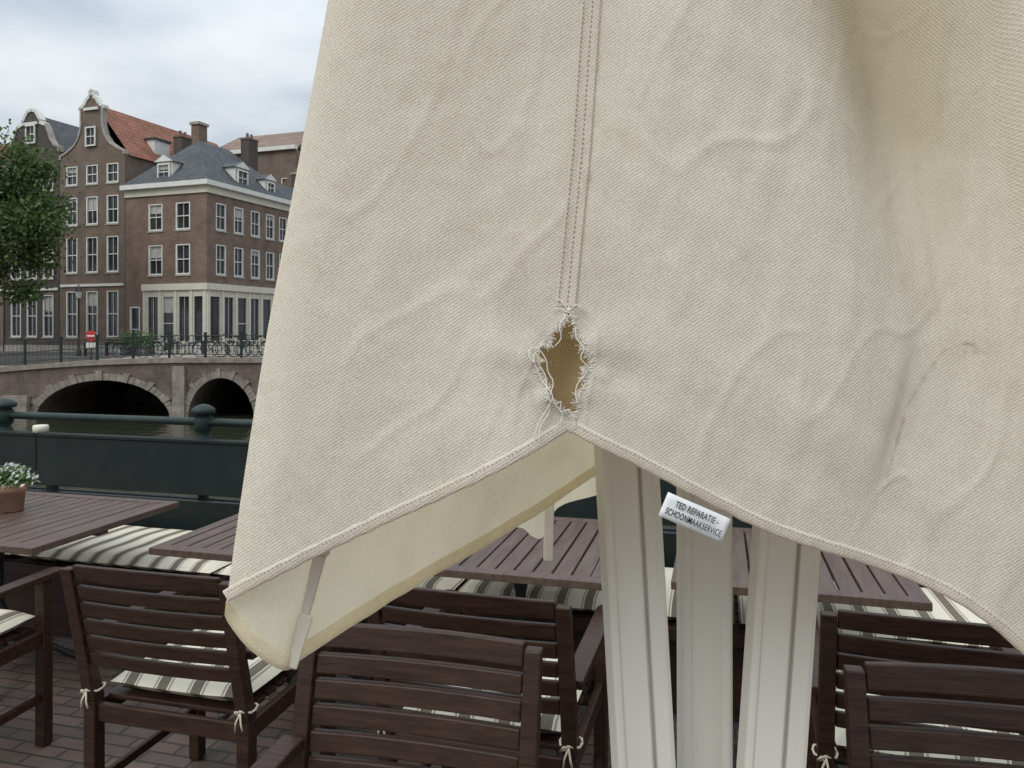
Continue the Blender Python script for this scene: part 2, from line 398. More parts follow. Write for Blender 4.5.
def dirt_val(a, b):
    d = 0.0
    if 860 < a < 1015 and 320 < b < 500:
        ds = pldist((a, b), stain)
        d += 0.75 * math.exp(-(ds / 1.9) ** 2) * max(0, .45 + 1.1 * noise.noise(Vector((a / 16, b / 16, 0))))
        d += 0.10 * math.exp(-(ds / 14.0) ** 2)
        d += 0.45 * math.exp(-((a - 984) / 13.0) ** 2 - ((b - 350) / 6.0) ** 2) * max(0, .5 + 1.4 * noise.noise(Vector((a / 5, b / 5, 0))))
    r = math.hypot(a - 563, b - 365)
    d += 0.12 * math.exp(-((r - 42) / 18.0) ** 2)
    d += 0.10 * max(0, noise.noise(Vector((a / 45, b / 120, 9))))
    d += 0.30 * max(0, noise.noise(Vector((a / 12, b / 140, 4)))) * sig((a - 800) / 25) * sig(-(b - 330) / 60)
    return max(0, min(1, d))
def shade_and_age_val(a, b):  # fold shade painted into the colour up to foldline, plus yellowing at right
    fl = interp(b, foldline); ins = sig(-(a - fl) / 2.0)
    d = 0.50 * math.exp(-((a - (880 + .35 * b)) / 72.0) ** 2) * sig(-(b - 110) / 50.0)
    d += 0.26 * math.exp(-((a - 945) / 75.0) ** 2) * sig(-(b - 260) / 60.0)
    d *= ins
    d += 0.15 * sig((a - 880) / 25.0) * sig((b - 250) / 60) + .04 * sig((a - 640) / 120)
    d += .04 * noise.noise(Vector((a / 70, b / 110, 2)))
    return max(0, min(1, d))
me = bpy.data.meshes.new("front_canvas_panel")
me.from_pydata([tuple(P(a, b)) for a, b in V2], [], faces)
me.materials.append(M['canvas']); at = me.attributes.new("dirt", 'FLOAT', 'POINT')
at.data.foreach_set("value", [dirt_val(a, b) for a, b in V2])
at = me.attributes.new("shade_and_age", 'FLOAT', 'POINT'); at.data.foreach_set("value", [shade_and_age_val(a, b) for a, b in V2]); me.update()
mkobj("front_canvas_panel", me, parasol, True)

def strip(name, line, w, rows, mat='canvas', flip=1, posfn=P):
    mb = MB([mat]); n = len(line); vid = []; shade_ages = []
    for i, p in enumerate(line):
        q0 = line[max(0, i - 1)]; q1 = line[min(n - 1, i + 1)]
        tx, ty = q1[0] - q0[0], q1[1] - q0[1]; L = math.hypot(tx, ty) or 1
        nx, ny = ty / L * flip, -tx / L * flip
        r = []
        for fr, off in rows:
            r.append(len(mb.v)); A, Bq = p[0] + nx * w * fr, p[1] + ny * w * fr; mb.v.append(tuple(posfn(A, Bq, -off))); shade_ages.append(shade_and_age_val(A, Bq) + .05)
        vid.append(r)
    for i in range(n - 1):
        for j in range(len(rows) - 1):
            mb.f.append((vid[i][j], vid[i + 1][j], vid[i + 1][j + 1], vid[i][j + 1])); mb.m.append(0)
    o = mb.obj(name, parasol, True, fix=False)
    at = o.data.attributes.new("shade_and_age", 'FLOAT', 'POINT'); at.data.foreach_set("value", shade_ages)
    return o

def stitches(name, lines, mat='stitch', ln=3.0, gap=1.5, off=0.0022, posfn=P, r=0.0005):
    mb = MB([mat])
    for line in lines:
        dist = [0]
        for p, q in zip(line, line[1:]): dist.append(dist[-1] + math.dist(p, q))
        def at_(s):
            s = max(0, min(dist[-1] - 1e-3, s))
            for i in range(len(line) - 1):
                if dist[i + 1] >= s:
                    t = (s - dist[i]) / (dist[i + 1] - dist[i] + 1e-9)
                    return (line[i][0] + (line[i + 1][0] - line[i][0]) * t, line[i][1] + (line[i + 1][1] - line[i][1]) * t)
        s = 0
        while s < dist[-1] - ln:
            a = at_(s); b = at_(s + ln); m_ = at_(s + ln / 2)
            mb.tube([posfn(*a, -off * .6), posfn(*m_, -off - .0002), posfn(*b, -off * .6)], [r * .6, r, r * .6], mat, 5)
            s += ln + gap + random.uniform(-.3, .3)
    return mb.obj(name, parasol, True, fix=False)

def offline(line, d, flip=1):
    out = []; n = len(line)
    for i, p in enumerate(line):
        q0 = line[max(0, i - 1)]; q1 = line[min(n - 1, i + 1)]
        tx, ty = q1[0] - q0[0], q1[1] - q0[1]; L = math.hypot(tx, ty) or 1
        out.append((p[0] + ty / L * flip * d, p[1] - tx / L * flip * d))
    return out
def wob(a, b): return (a + .4 * noise.noise(Vector((a / 9, b / 9, 0))), b + 1.3 * noise.noise(Vector((a / 13, b / 13, 4))))
rowsH = [(-.06, -0.001), (-.05, 0.0012), (0.15, .0022), (.5, .0019), (.85, .0021), (.98, .0014), (1.03, 0.0)]
for nm, ln_ in (("hem_band_a", hemL[1:]), ("hem_band_b", hemR)):
    strip(nm, [wob(*p) for p in ln_], 11.5, rowsH)
stitches("hem_stitching", [offline(hemL, 9.2)[2:-2], offline(hemR, 9.2)[2:]], off=.0026, r=.00040)
seam = [(interp(b, seam_tab), b) for b in np.arange(-690, 312, 6.0)]
seam2 = [(interp(b, seam_tab), b) for b in np.arange(421, 432, 4.0)]
rowsS = [(-1.04, -.0004), (-1.0, .0008), (-.85, .0014), (-.3, .0010), (.3, .0018), (.85, .0030), (1.0, .0028), (1.03, .0016), (1.05, -.0006)]
strip("lapped_seam", seam, 9.5, rowsS)
strip("lapped_seam_end", seam2, 9, rowsS)
seamv = [p for p in seam if p[1] > -60]
stitches("seam_stitching", [offline(seamv, -7.2), offline(seamv, 1.5)], ln=3.4, gap=1.6, off=.0027, r=.00052)

# frayed threads
cu = bpy.data.curves.new("frayed_threads", 'CURVE'); cu.dimensions = '3D'; cu.bevel_depth = 0.00026; cu.bevel_resolution = 1
cu2 = bpy.data.curves.new("loose_threads", 'CURVE'); cu2.dimensions = '3D'; cu2.bevel_depth = 0.00052; cu2.bevel_resolution = 1
def thread(ps, c=None):
    s = (c or cu).splines.new('POLY'); s.points.add(len(ps) - 1)
    for i, p in enumerate(ps): s.points[i].co = (*p, 1)
hc = (563, 362)
nh = len(hole)
for i, p in enumerate(hole):
    q0, q1 = hole[i - 2], hole[(i + 2) % nh]
    tx, ty = q1[0] - q0[0], q1[1] - q0[1]; L = math.hypot(tx, ty) or 1
    nx, ny = -ty / L, tx / L
    if nx * (hc[0] - p[0]) + ny * (hc[1] - p[1]) < 0: nx, ny = -nx, -ny
    dens = 6 if noise.noise(Vector((p[0] / 9, p[1] / 9, 3))) > -.1 else 3
    for _ in range(dens):
        ang = math.atan2(ny, nx) + random.gauss(0, .35)
        ln = random.choice((1, 1.5, 2, 3, 4.5)) * random.uniform(.8, 1.3); q = []
        x, y = p[0] - nx * 3 + random.uniform(-1, 1), p[1] - ny * 3 + random.uniform(-1, 1); o = -.0008
        for k in range(5):
            q.append(P(x, y, o)); x += math.cos(ang) * (ln + 3) / 4; y += math.sin(ang) * (ln + 3) / 4 + .12 * k; ang += random.uniform(-.2, .2); o -= random.uniform(0, .0004)
        thread(q)
longs = [[(534, 354), (535, 364), (539, 373), (543, 382), (550, 390), (552, 398), (547, 408), (541, 418), (537, 427), (533, 437)],
         [(536, 360), (541, 368), (546, 378), (546, 390), (550, 402), (548, 414), (541, 424), (539, 434), (540, 441)],
         [(540, 350), (546, 360), (548, 372), (553, 382), (550, 394)],
         [(546, 397), (555, 404), (561, 401), (560, 412), (568, 409), (574, 418)],
         [(546, 386), (551, 393), (555, 404), (562, 413), (560, 422)],
         [(575, 328), (576, 338), (583, 348), (580, 358), (588, 368), (581, 378)],
         [(566, 316), (559, 326), (561, 338), (555, 346)],
         [(568, 311), (562, 302), (556, 299)], [(568, 311), (576, 305), (581, 306)], [(566, 312), (559, 308), (553, 309)],
         [(585, 375), (578, 382), (575, 392), (577, 402)], [(539, 349), (531, 348), (529, 356), (534, 362)]]
for l in longs:
    l = catmull(l, 3)
    thread([P(a + .7 * noise.noise(Vector((a / 4, b / 4, 2))), b, -.0025 - .002 * abs(math.sin(i * .2))) for i, (a, b) in enumerate(l)], cu2)
for c_ in (cu, cu2):
    fr = bpy.data.objects.new(c_.name, c_); COL.objects.link(fr); fr.parent = parasol; c_.materials.append(M['fray'])
def tongue(base0, base1, tip, curl):
    mb = MB(['canvas']); n = 7
    for i in range(n + 1):
        t = i / n
        for j in range(5):
            s = j / 4
            a = (base0[0] * (1 - s) + base1[0] * s) * (1 - t) + (tip[0] + (s - .5) * 2.5) * t
            b = (base0[1] * (1 - s) + base1[1] * s) * (1 - t) + (tip[1] + (s - .5) * 2) * t
            mb.v.append(tuple(P(a + random.uniform(-.3, .3), b + random.uniform(-.3, .3), -.0006 - curl * math.sin(t * 2.2))))
    for i in range(n):
        for j in range(4):
            q = i * 5 + j; mb.f.append((q, q + 5, q + 6, q + 1)); mb.m.append(0)
    mb.obj("torn_cloth_tongue", parasol, True, fix=False)
tongue((533, 350), (538, 364), (544, 360), .006); tongue((592, 362), (585, 378), (579, 368), .005)
mb = MB(['added_backing']); nn = 16  # added tan sheet: dimness inside the canopy is put into its colour
for i in range(nn + 1):
    for j in range(nn + 1):
        a = 500 + 130 * i / nn; b = 270 + (148 - abs(a - 565) * .1) * j / nn
        mb.v.append(tuple(P(a, b, .022 + .016 * math.sin(i / nn * 3.14) + .005 * math.sin(i * .8 + j * .25))))
for i in range(nn):
    for j in range(nn):
        q = i * (nn + 1) + j; mb.f.append((q, q + nn + 1, q + nn + 2, q + 1)); mb.m.append(0)
mb.obj("added_tear_backing", parasol, True, fix=False)

# back / inner panel  (X, Z, Y) mm of its hem
y0 = depth(223, 606) * 1000
bh = [(-289.5, 1325, y0), (-292, 1312, y0 + 4), (-287, 1297, y0 + 9), (-267, 1272, 789), (-238, 1246, 802), (-226, 1249, 820), (-172, 1265, 900),
      (-81, 1293, 1000), (40, 1340, 1100), (125, 1379, 1160), (200, 1406, 1200), (339, 1372, 1250), (469, 1335, 1250), (600, 1280, 1190),
      (690, 1232, 1080), (700, 1212, 950), (628, 1200, 780)]
bh = catmull(bh, 8); nb = len(bh); NT = 70
def lerp0(z):
    x, zz, y = bh[0]; t = max(0, (z - zz) / (2630 - zz)); return (x + (-72 - x) * t, y + (800 - y) * t)
def back(i, t, off=0.0):
    x, z, y = bh[i]; s = i / (nb - 1)
    tx, ty, tz = -72 + 530 * s, 800 + 180 * math.sin(math.pi * s), 2630
    X = x + (tx - x) * t; Y = y + (ty - y) * t; Z = z + (tz - z) * t
    if Z > 1325:
        lx, ly = lerp0(Z); b = 1930 - Z; la = interp(b, left_edge); pl = P(la, b)
        f = math.exp(-s * 14)
        X += (pl.x * 1000 + 1.0 - lx) * f; Y += (pl.y * 1000 + .8 - ly) * f
    if 0.03 < s < .97:
        e = min(1, (s - .03) * 10, (.97 - s) * 10)
        Y += e * (9 * noise.noise(Vector((X / 70, Z / 160, 2))) + 5 * noise.noise(Vector((X / 22, Z / 60, 8))))
    return Vector((X / 1000, Y / 1000 - off, Z / 1000))
mb = MB(['inner'])
for i in range(nb):
    for j in range(NT + 1): mb.v.append(tuple(back(i, (j / NT) ** 1.3)))
for i in range(nb - 1):
    for j in range(NT):
        a = i * (NT + 1) + j; mb.f.append((a, a + NT + 1, a + NT + 2, a + 1)); mb.m.append(0)
mb.obj("back_canvas_panel", parasol, True, fix=False)
mb = MB(['inner'])
rows = [(-.0012, -.001), (-.0010, .0016), (.004, .0022), (.010, .0020), (.0125, .0005)]
for i in range(nb):
    for (t, o) in rows: mb.v.append(tuple(back(i, t, o)))
k = len(rows)
for i in range(nb - 1):
    for j in range(k - 1):
        a = i * k + j; mb.f.append((a, a + k, a + k + 1, a + 1)); mb.m.append(0)
mb.obj("back_hem_band", parasol, True, fix=False)

kf = 1.80
flap = [(500, 523), (522, 527), (532, 537), (543, 541), (550, 526), (558, 511), (575, 500), (600, 491), (625, 489)]
flap = catmull([((a - 512) * kf, 1600 - (b - 330) * kf, 1382 + 26 * math.sin(a / 14)) for a, b in flap], 6)
mb = MB(['inner'])
for (x, z, y) in flap:
    for j in range(14):
        t = j / 13; mb.v.append((x / 1000, (y - 60 * t + 6 * noise.noise(Vector((x / 30, t * 3, 0)))) / 1000, (z + t * 300) / 1000))
for i in range(len(flap) - 1):
    for j in range(13):
        a = i * 14 + j; mb.f.append((a, a + 14, a + 15, a + 1)); mb.m.append(0)
mb.obj("far_corner_flap", parasol, True, fix=False)

def extr(mb, prof, p0, p1, mat, tw=0):
    n = len(prof); b = len(mb.v); p0 = Vector(p0); p1 = Vector(p1)
    c, s_ = math.cos(tw), math.sin(tw)
    for p in (p0, p1):
        for (x, y) in prof: mb.v.append((p.x + x * c - y * s_, p.y + x * s_ + y * c, p.z))
    k = mb.mi(mat)
    for i in range(n): mb.f.append((b + i, b + (i + 1) % n, b + n + (i + 1) % n, b + n + i)); mb.m.append(k)
    mb.f.append(tuple(b + i for i in reversed(range(n)))); mb.m.append(k)
    mb.f.append(tuple(b + n + i for i in range(n))); mb.m.append(k)
def prof(w, kind):
    h = w / 2
    if kind == 0:
        q = [(-h, .0), (-h + .003, -.004), (-h + .009, -.004), (-h + .012, -.001), (-.002, -.004), (.006, -.005), (.009, .0), (.010, .010), (.013, .010), (.015, .002),
             (h - .010, .0), (h - .007, -.004), (h, -.002)]
    else:
        q = [(-h, 0), (-h + .004, -.004), (-h + .010, -.004), (-h + .013, 0), (-.006, -.0015), (.006, -.0015), (h - .013, 0), (h - .010, -.004), (h - .004, -.004), (h, 0)]
    return q + [(h, .045), (-h, .045)]
for nm, w, kd, p0, p1, tw in (("strut_a", .076, 0, (.214, 1.0, .35), (.094, 1.0, 2.5), rad(6)),
                              ("strut_b", .069, 1, (.276, 1.075, .33), (.272, 1.075, 2.5), 0),
                              ("strut_c", .078, 0, (.297, 1.0, .35), (.441, 1.0, 2.5), rad(-5))):
    mb = MB(['alu']); extr(mb, prof(w, kd), p0, p1, 'alu', tw); mb.obj(nm, parasol, bevel=.0012)
mb = MB(['alu', 'stone'])
mb.lathe([(0, .40), (.13, .40), (.14, .38), (.14, .30), (.08, .27), (.05, .20), (.05, .06), (.12, .05), (.12, .0), (0, 0)], 'alu', (.26, 1.03, 0.05), 28)
mb.box(-.12, .64, .65, 1.41, 0.004, .07, 'stone'); mb.obj("hub_and_base", parasol, bevel=.004)
mb = MB(['alug'])
def barbox(mb, p0, p1, w, th, mat):
    p0, p1 = Vector(p0), Vector(p1)
    d = (p1 - p0).normalized(); x = Vector((0, 1, 0)).cross(d).normalized(); y = d.cross(x)
    P_ = []
    for p in (p0, p1):
        for sx, sy in ((-1, -1), (1, -1), (1, 1), (-1, 1)): P_.append(p + x * sx * w / 2 + y * sy * th / 2)
    mb.hexa(P_, mat)
barbox(mb, (-.2365, .812, 1.243), (-.205, .822, 1.36), .013, .006, 'alug')
barbox(mb, (-.205, .822, 1.36), (-.08, .86, 1.9), .018, .01, 'alug')
barbox(mb, (-.235, .806, 1.246), (-.219, .812, 1.30), .019, .003, 'alug')
mb.obj("rib_end", parasol, bevel=.0015)
mb = MB(['alug'])
barbox(mb, (.064, 1.36, 1.192), (.066, 1.34, 1.34), .017, .008, 'alug'); mb.obj("far_rib_end", parasol, bevel=.0015)

lm = Matrix.Translation((0.1800, .7575, 1.4155)) @ Matrix.Rotation(rad(23.5), 4, 'Y')
mb = MB(['label']); nx = 14
for i in range(nx + 1):
    for j in range(5):
        x = -.034 + .068 * i / nx; z = -.0125 + .025 * j / 4
        y = .0012 * math.sin(x * 70) - .001 * (1 - j / 4)
        mb.v.append((x, y, z))
for i in range(nx):
    for j in range(4):
        a = i * 5 + j; mb.f.append((a, a + 5, a + 6, a + 1)); mb.m.append(0)
lo = mb.obj("repair_label", parasol, True, fix=False); lo.matrix_local = lm
md = lo.modifiers.new("thick", 'SOLIDIFY'); md.thickness = .0006; md.offset = 1
for txt, zc, wd in (("TED REPARATIE -", .0048, .046), ("SCHOONMAAKSERVICE", -.0048, .059)):
    tcu = bpy.data.curves.new("label_text", 'FONT'); tcu.body = txt; tcu.size = .0092; tcu.align_x = 'CENTER'; tcu.align_y = 'CENTER'; tcu.extrude = .0001
    tcu.offset = 0.00008; tcu.space_character = 1.08
    to = bpy.data.objects.new("label_text", tcu); COL.objects.link(to); tcu.materials.append(M['ink'])
    bpy.context.view_layer.update()
    sx = wd / max(to.dimensions.x, 1e-5)
    to.parent = parasol
    to.matrix_local = lm @ Matrix.Translation((0, -.0032, zc)) @ Matrix.Rotation(rad(90), 4, 'X') @ Matrix.Diagonal((sx, 1, 1, 1))

# ================================================================== FURNITURE
E1 = Vector((math.cos(rad(-15)), math.sin(rad(-15)), 0)); E2 = Vector((-E1.y, E1.x, 0))
def build_chair_meshes():
    W = .58
    mb = MB(['wood'])
    bot = .45; lean = .22
    def yb(z): return 0 if z < bot else -(z - bot) * lean
    for sx in (-1, 1):
        x0 = sx * (W / 2 - .021)
        mb.hexa([(x0 - .021, -.02 + .0, 0), (x0 + .021, -.02, 0), (x0 + .021, .025, 0), (x0 - .021, .025, 0),
                 (x0 - .021, -.02, bot), (x0 + .021, -.02, bot), (x0 + .021, .025, bot), (x0 - .021, .025, bot)], 'wood')
        yt = yb(.89)
        mb.hexa([(x0 - .021, -.02, bot + .0005), (x0 + .021, -.02, bot + .0005), (x0 + .021, .025, bot + .0005), (x0 - .021, .025, bot + .0005),
                 (x0 - .019, yt - .015, .885), (x0 + .019, yt - .015, .885), (x0 + .019, yt + .018, .885), (x0 - .019, yt + .018, .885)], 'wood')
        xf = sx * (W / 2 - .022)
        mb.box(xf - .021, xf + .021, .475, .52, 0, .638, 'wood')
        xa = sx * (W / 2 + .0)
        yy = yb(.65) + .022
        prof_ = [(-.028, yy), (.028, yy), (.030, .45), (.031, .535), (.022, .562), (-.022, .562), (-.031, .535), (-.030, .45)]
        b = len(mb.v)
        for zz in (.638, .664):
            for (px, py) in prof_: mb.v.append((xa - sx * .012 + px, py, zz))
        m_ = len(prof_)
        for i in range(m_): mb.f.append((b + i, b + (i + 1) % m_, b + m_ + (i + 1) % m_, b + m_ + i)); mb.m.append(0)
        mb.f.append(tuple(b + i for i in reversed(range(m_)))); mb.m.append(0); mb.f.append(tuple(b + m_ + i for i in range(m_))); mb.m.append(0)
        mb.box(xf - .012, xf + .012, .026, .474, .385, .44, 'wood'); mb.box(xf - .010, xf + .010, .026, .474, .17, .20, 'wood')
    inner = W / 2 - .0425
    segs = 12
    def slat(zc, hgt, arch, x_in, th=.018):
        for i in range(segs):
            xa, xb = -x_in + 2 * x_in * i / segs, -x_in + 2 * x_in * (i + 1) / segs
            def q(x, z, o):
                cu_ = .012 * (1 - (x / x_in) ** 2)
                return (x, yb(z) - cu_ + o, z)
            za, zb = arch * (1 - (xa / x_in) ** 2), arch * (1 - (xb / x_in) ** 2)
            z0 = zc - hgt / 2; z1 = zc + hgt / 2
            mb.hexa([q(xa, z0, -th / 2), q(xb, z0, -th / 2), q(xb, z0, th / 2), q(xa, z0, th / 2),
                     q(xa, z1 + za, -th / 2), q(xb, z1 + zb, -th / 2), q(xb, z1 + zb, th / 2), q(xa, z1 + za, th / 2)], 'wood')
    slat(.872, .050, .003, inner + .0)
    for i in range(5): slat(.811 - i * .0545, .043, 0, inner)
    mb.box(-inner, inner, -.008, .012, .385, .44, 'wood')
    mb.box(-inner, inner, .488, .508, .385, .44, 'wood')
    for i in range(7): mb.box(-inner + .005, inner - .005, .03 + i * .065, .08 + i * .065, .4405, .456, 'wood')
    import bmesh
    frame = mb.mesh("chair_frame")
    bm = bmesh.new(); bm.from_mesh(frame); bmesh.ops.remove_doubles(bm, verts=bm.verts, dist=.00005); bmesh.ops.recalc_face_normals(bm, faces=bm.faces); bm.to_mesh(frame); bm.free()
    mb = MB(['stripe']); n = 18
    cw, cd = .245, .235
    def cp(i, j, top):
        u = -1 + 2 * i / n; v = -1 + 2 * j / n
        edge = (1 - abs(u) ** 6) * (1 - abs(v) ** 6)
        h = .032 * edge ** .45 + .004 * noise.noise(Vector((u * 2, v * 2, 1)))
        x = u * cw * (1 - .03 * v * v); y = .262 + v * cd * (1 - .03 * u * u)
        return (x, y, .492 + (h if top else -h))
    for top in (1, 0):
        b = len(mb.v)
        for i in range(n + 1):
            for j in range(n + 1): mb.v.append(cp(i, j, top))
        for i in range(n):
            for j in range(n):
                a = b + i * (n + 1) + j; q = (a, a + n + 1, a + n + 2, a + 1); mb.f.append(q if top else q[::-1]); mb.m.append(0)
    cush = mb.mesh("seat_cushion"); cush.polygons.foreach_set("use_smooth", [True] * len(cush.polygons))
    mb = MB(['tie'])
    for sx in (-1, 1):
        x0 = sx * (W / 2 - .021)
        ring = [(x0 + .030 * math.cos(t), .003 + .031 * math.sin(t), .486 + .004 * math.sin(3 * t)) for t in np.linspace(0, 6.28, 13)]
        mb.tube(ring, .0035, 'tie', 6)
        mb.tube([(x0, -.028, .486), (x0 - .012, -.036, .490), (x0 - .022, -.034, .478), (x0 - .006, -.030, .482)], .0035, 'tie', 6)
        mb.tube([(x0, -.03, .486), (x0 - .010, -.036, .460), (x0 - .014, -.034, .430)], .003, 'tie', 6)
        mb.tube([(x0, -.03, .486), (x0 + .006, -.036, .455), (x0 + .010, -.034, .436)], .003, 'tie', 6)
    ties = mb.mesh("cushion_ties"); ties.polygons.foreach_set("use_smooth", [True] * len(ties.polygons))
    return frame, cush, ties
CH = build_chair_meshes()
def chair(x, y, rz):
    e = empty("wooden_armchair", (x, y, 0.005), rad(rz))
    mkobj("frame", CH[0], e, bevel=.004); mkobj("seat_cushion", CH[1], e); mkobj("cushion_ties", CH[2], e)
chair(-1.04, 2.32, -14.5)
chair(-.235, 1.68, 180 - 13)
chair(-.10, 2.14, -16)
chair(.965, 1.47, 180 - 11)
chair(1.08, 1.94, -17)
chair(-2.17, 2.53, -12)

def table(corner, which, w, d):
    c = Vector((*corner, 0))
    sx = -1 if which == 'R' else 1
    ctr = c + E1 * sx * w / 2 + E2 * d / 2
    e = empty("slatted_table", (ctr.x, ctr.y, 0.005), rad(-15))
    mb = MB(['tablewood']); zt = .745
    f = .055
    mb.box(-w / 2, w / 2, -d / 2, -d / 2 + f, zt - .028, zt, 'tablewood'); mb.box(-w / 2, w / 2, d / 2 - f, d / 2, zt - .028, zt, 'tablewood')
    mb.box(-w / 2, -w / 2 + f, -d / 2 + f + .001, d / 2 - f - .001, zt - .028, zt, 'tablewood'); mb.box(w / 2 - f, w / 2, -d / 2 + f + .001, d / 2 - f - .001, zt - .028, zt, 'tablewood')
    n = round((w - 2 * f) / .072); p = (w - 2 * f) / n
    for i in range(n):
        x = -w / 2 + f + i * p
        mb.box(x + .004, x + p - .004, -d / 2 + f + .002, d / 2 - f - .002, zt - .024, zt - .003 + random.uniform(-.0008, .0008), 'tablewood')
    mb.box(-w / 2 + .06, w / 2 - .06, -.03, .03, zt - .06, zt - .029, 'tablewood')
    mb.obj("table_top", e, bevel=.003)
    mb = MB(['iron'])
    mb.lathe([(.0, .69), (.09, .685), (.09, .675), (.03, .66), (.022, .60), (.03, .57), (.022, .54), (.022, .34), (.036, .30), (.045, .26), (.028, .22), (.024, .15), (.05, .11), (.05, .08), (0, .07)], 'iron', n=16)
    for k in range(4):
        t = rad(45 + 90 * k); c_, s_ = math.cos(t), math.sin(t)
        mb.tube([(c_ * r, s_ * r, z) for r, z in ((.02, .11), (.12, .13), (.22, .08), (.30, .022), (.33, .018))], [.02, .018, .015, .015, .02], 'iron', 8)
    mb.obj("pedestal", e, smooth=True)
    return e
table((-1.87, 2.99), 'R', 1.3, .85)
table((-1.42, 3.0), 'L', .84, .82)
table((.31, 2.58), 'R', .80, .86)
table((1.31, 2.39), 'R', .80, .80)

def tf(name): return empty(name, (0, 4.1, 0), rad(-15))
bench = tf("banquette_bench")
mb = MB(['wood', 'green', 'iron'])
for x0 in np.arange(-6, 5, 1.5):
    mb.box(x0 + .002, x0 + 1.498, -.84, -.80, .36, .415, 'wood')
    mb.box(x0 + .05, x0 + .11, -.80, -.74, .005, .41, 'wood'); mb.box(x0 + .05, x0 + .11, -.24, -.18, .005, .62, 'wood')
    for k in range(6): mb.box(x0 + .002, x0 + 1.498, -.79 + k * .1, -.71 + k * .1, .385, .413, 'wood')
    mb.box(x0 + .03, x0 + .08, -.10, -.05, .005, .95, 'green')
mb.box(-6, 4.5, -.76, -.73, .03, .36, 'wood')
mb.obj("bench_frame", bench, bevel=.003)
mb = MB(['green'])
for x0 in (-6, -3.0, 0.0, 3.0):
    mb.box(x0 + .003, x0 + 2.997, -.145, -.105, .645, .945, 'green')
    mb.box(x0 + .003, x0 + 2.997, -.11, -.07, .40, .60, 'green')
    mb.box(x0 + .003, x0 + 2.997, -.155, -.095, .947, .967, 'green')
mb.obj("backrest_board", bench, bevel=.004)
mb = MB(['stripe'])
x = -6.0
while x < 4.4:
    w = 1.18; n, mmm = 24, 12
    for top in (1, 0):
        b = len(mb.v)
        for i in range(n + 1):
            for j in range(mmm + 1):
                u = -1 + 2 * i / n; v = -1 + 2 * j / mmm
                e_ = (1 - abs(u) ** 14) * (1 - abs(v) ** 6)
                h = .034 * e_ ** .45 + .005 * noise.noise(Vector((u * 3 + x, v * 2, 1)))
                mb.v.append((x + w / 2 + u * w / 2 * .995, -.53 + v * .30, .452 + (h if top else -h)))
        for i in range(n):
            for j in range(mmm):
                a = b + i * (mmm + 1) + j; q = (a, a + mmm + 1, a + mmm + 2, a + 1); mb.f.append(q if top else q[::-1]); mb.m.append(0)
    x += w + .01
mb.obj("bench_cushions", bench, smooth=True, fix=False)

rail = tf("canal_railing")
mb = MB(['railgreen'])
mb.tube([(-20, 0, 1.05), (20, 0, 1.05)], .024, 'railgreen', 14)
mb.tube([(-20, 0, .58), (20, 0, .58)], .018, 'railgreen', 10)
mb.obj("rails", rail, smooth=True)
mb = MB(['railgreen'])
s = -1.84 - 1.5 * 12
while s < 18:
    mb.lathe([(.06, 0), (.06, .06), (.036, .09), (.032, .40), (.045, .42), (.045, .45), (.032, .47), (.030, .90), (.048, .92), (.048, .96), (.034, .98), (.050, 1.0), (.054, 1.07), (.040, 1.095), (.066, 1.10), (.070, 1.115), (.066, 1.13), (.035, 1.15), (0, 1.16)], 'railgreen', (s, 0, .0), 16)
    s += 1.494
mb.obj("rail_posts", rail, smooth=True)
mb = MB(['cream']); mb.lathe([(0, 0), (.045, .0), (.045, .035), (.04, .042), (0, .043)], 'cream', (0, 0, 0), 18)
o = mb.obj("candle_tin", None, smooth=True); o.location = (-2.93, 4.775, .967)

plant = empty("potted_flower", (-2.36, 3.62, .745))
mb = MB(['terra', 'soil'])
mb.lathe([(0, .005), (.050, .005), (.058, .095), (.066, .095), (.068, .13), (.060, .132), (.056, .118)], 'terra', n=24)
mb.lathe([(0, .119), (.057, .118)], 'soil', n=24); mb.obj("pot", plant, smooth=True)
mb = MB(['leaf2', 'petal'])
for k in range(520):
    th = random.uniform(0, 6.28); ph = random.uniform(0, 1.45); r = random.uniform(.03, .11)
    c = Vector((math.cos(th) * math.sin(ph) * r * 1.1, math.sin(th) * math.sin(ph) * r * 1.1, .115 + math.cos(ph) * r))
    nrm = Vector((random.gauss(0, 1), random.gauss(0, 1), random.gauss(.6, 1))).normalized(); t = nrm.orthogonal().normalized(); b2 = nrm.cross(t)
    isf = r > .085 and random.random() < .75; sz = .013 if isf else random.uniform(.010, .020)
    mb.face([c + t * sz, c + b2 * sz * .55, c - t * sz, c - b2 * sz * .55], 'petal' if isf else 'leaf2')
mb.obj("flowers_and_leaves", plant, fix=False)

# ================================================================== GROUND, WATER
mb = MB(['paver', 'stone', 'brickW'])
mb.face([(-80, -60, 0), (80, -60, 0), (80, .06, 0), (-80, .06, 0)], 'paver')
o = mb.obj("terrace_pavement", fix=False); o.location = (0, 4.1, 0); o.rotation_euler = (0, 0, rad(-15))
mb = MB(['stone', 'brickW'])
for i in range(-60, 60): mb.box(i * 1.2 + .004, i * 1.2 + 1.196, .062, .42, -.22, .012, 'stone')
mb.box(-80, 80, .09, .40, -3, -.225, 'brickW')
o = mb.obj("quay_wall", bevel=.01); o.location = (0, 4.1, 0); o.rotation_euler = (0, 0, rad(-15))
mb = MB(['water']); mb.face([(-150, -60, -2.3), (150, -60, -2.3), (150, 60, -2.3), (-150, 60, -2.3)], 'water'); mb.obj("canal_water", fix=False)
mb = MB(['asphalt']); mb.face([(-900, -900, -3.2), (900, -900, -3.2), (900, 900, -3.2), (-900, 900, -3.2)], 'asphalt'); mb.obj("ground", fix=False)
mb = MB(['asphalt', 'brickW'])
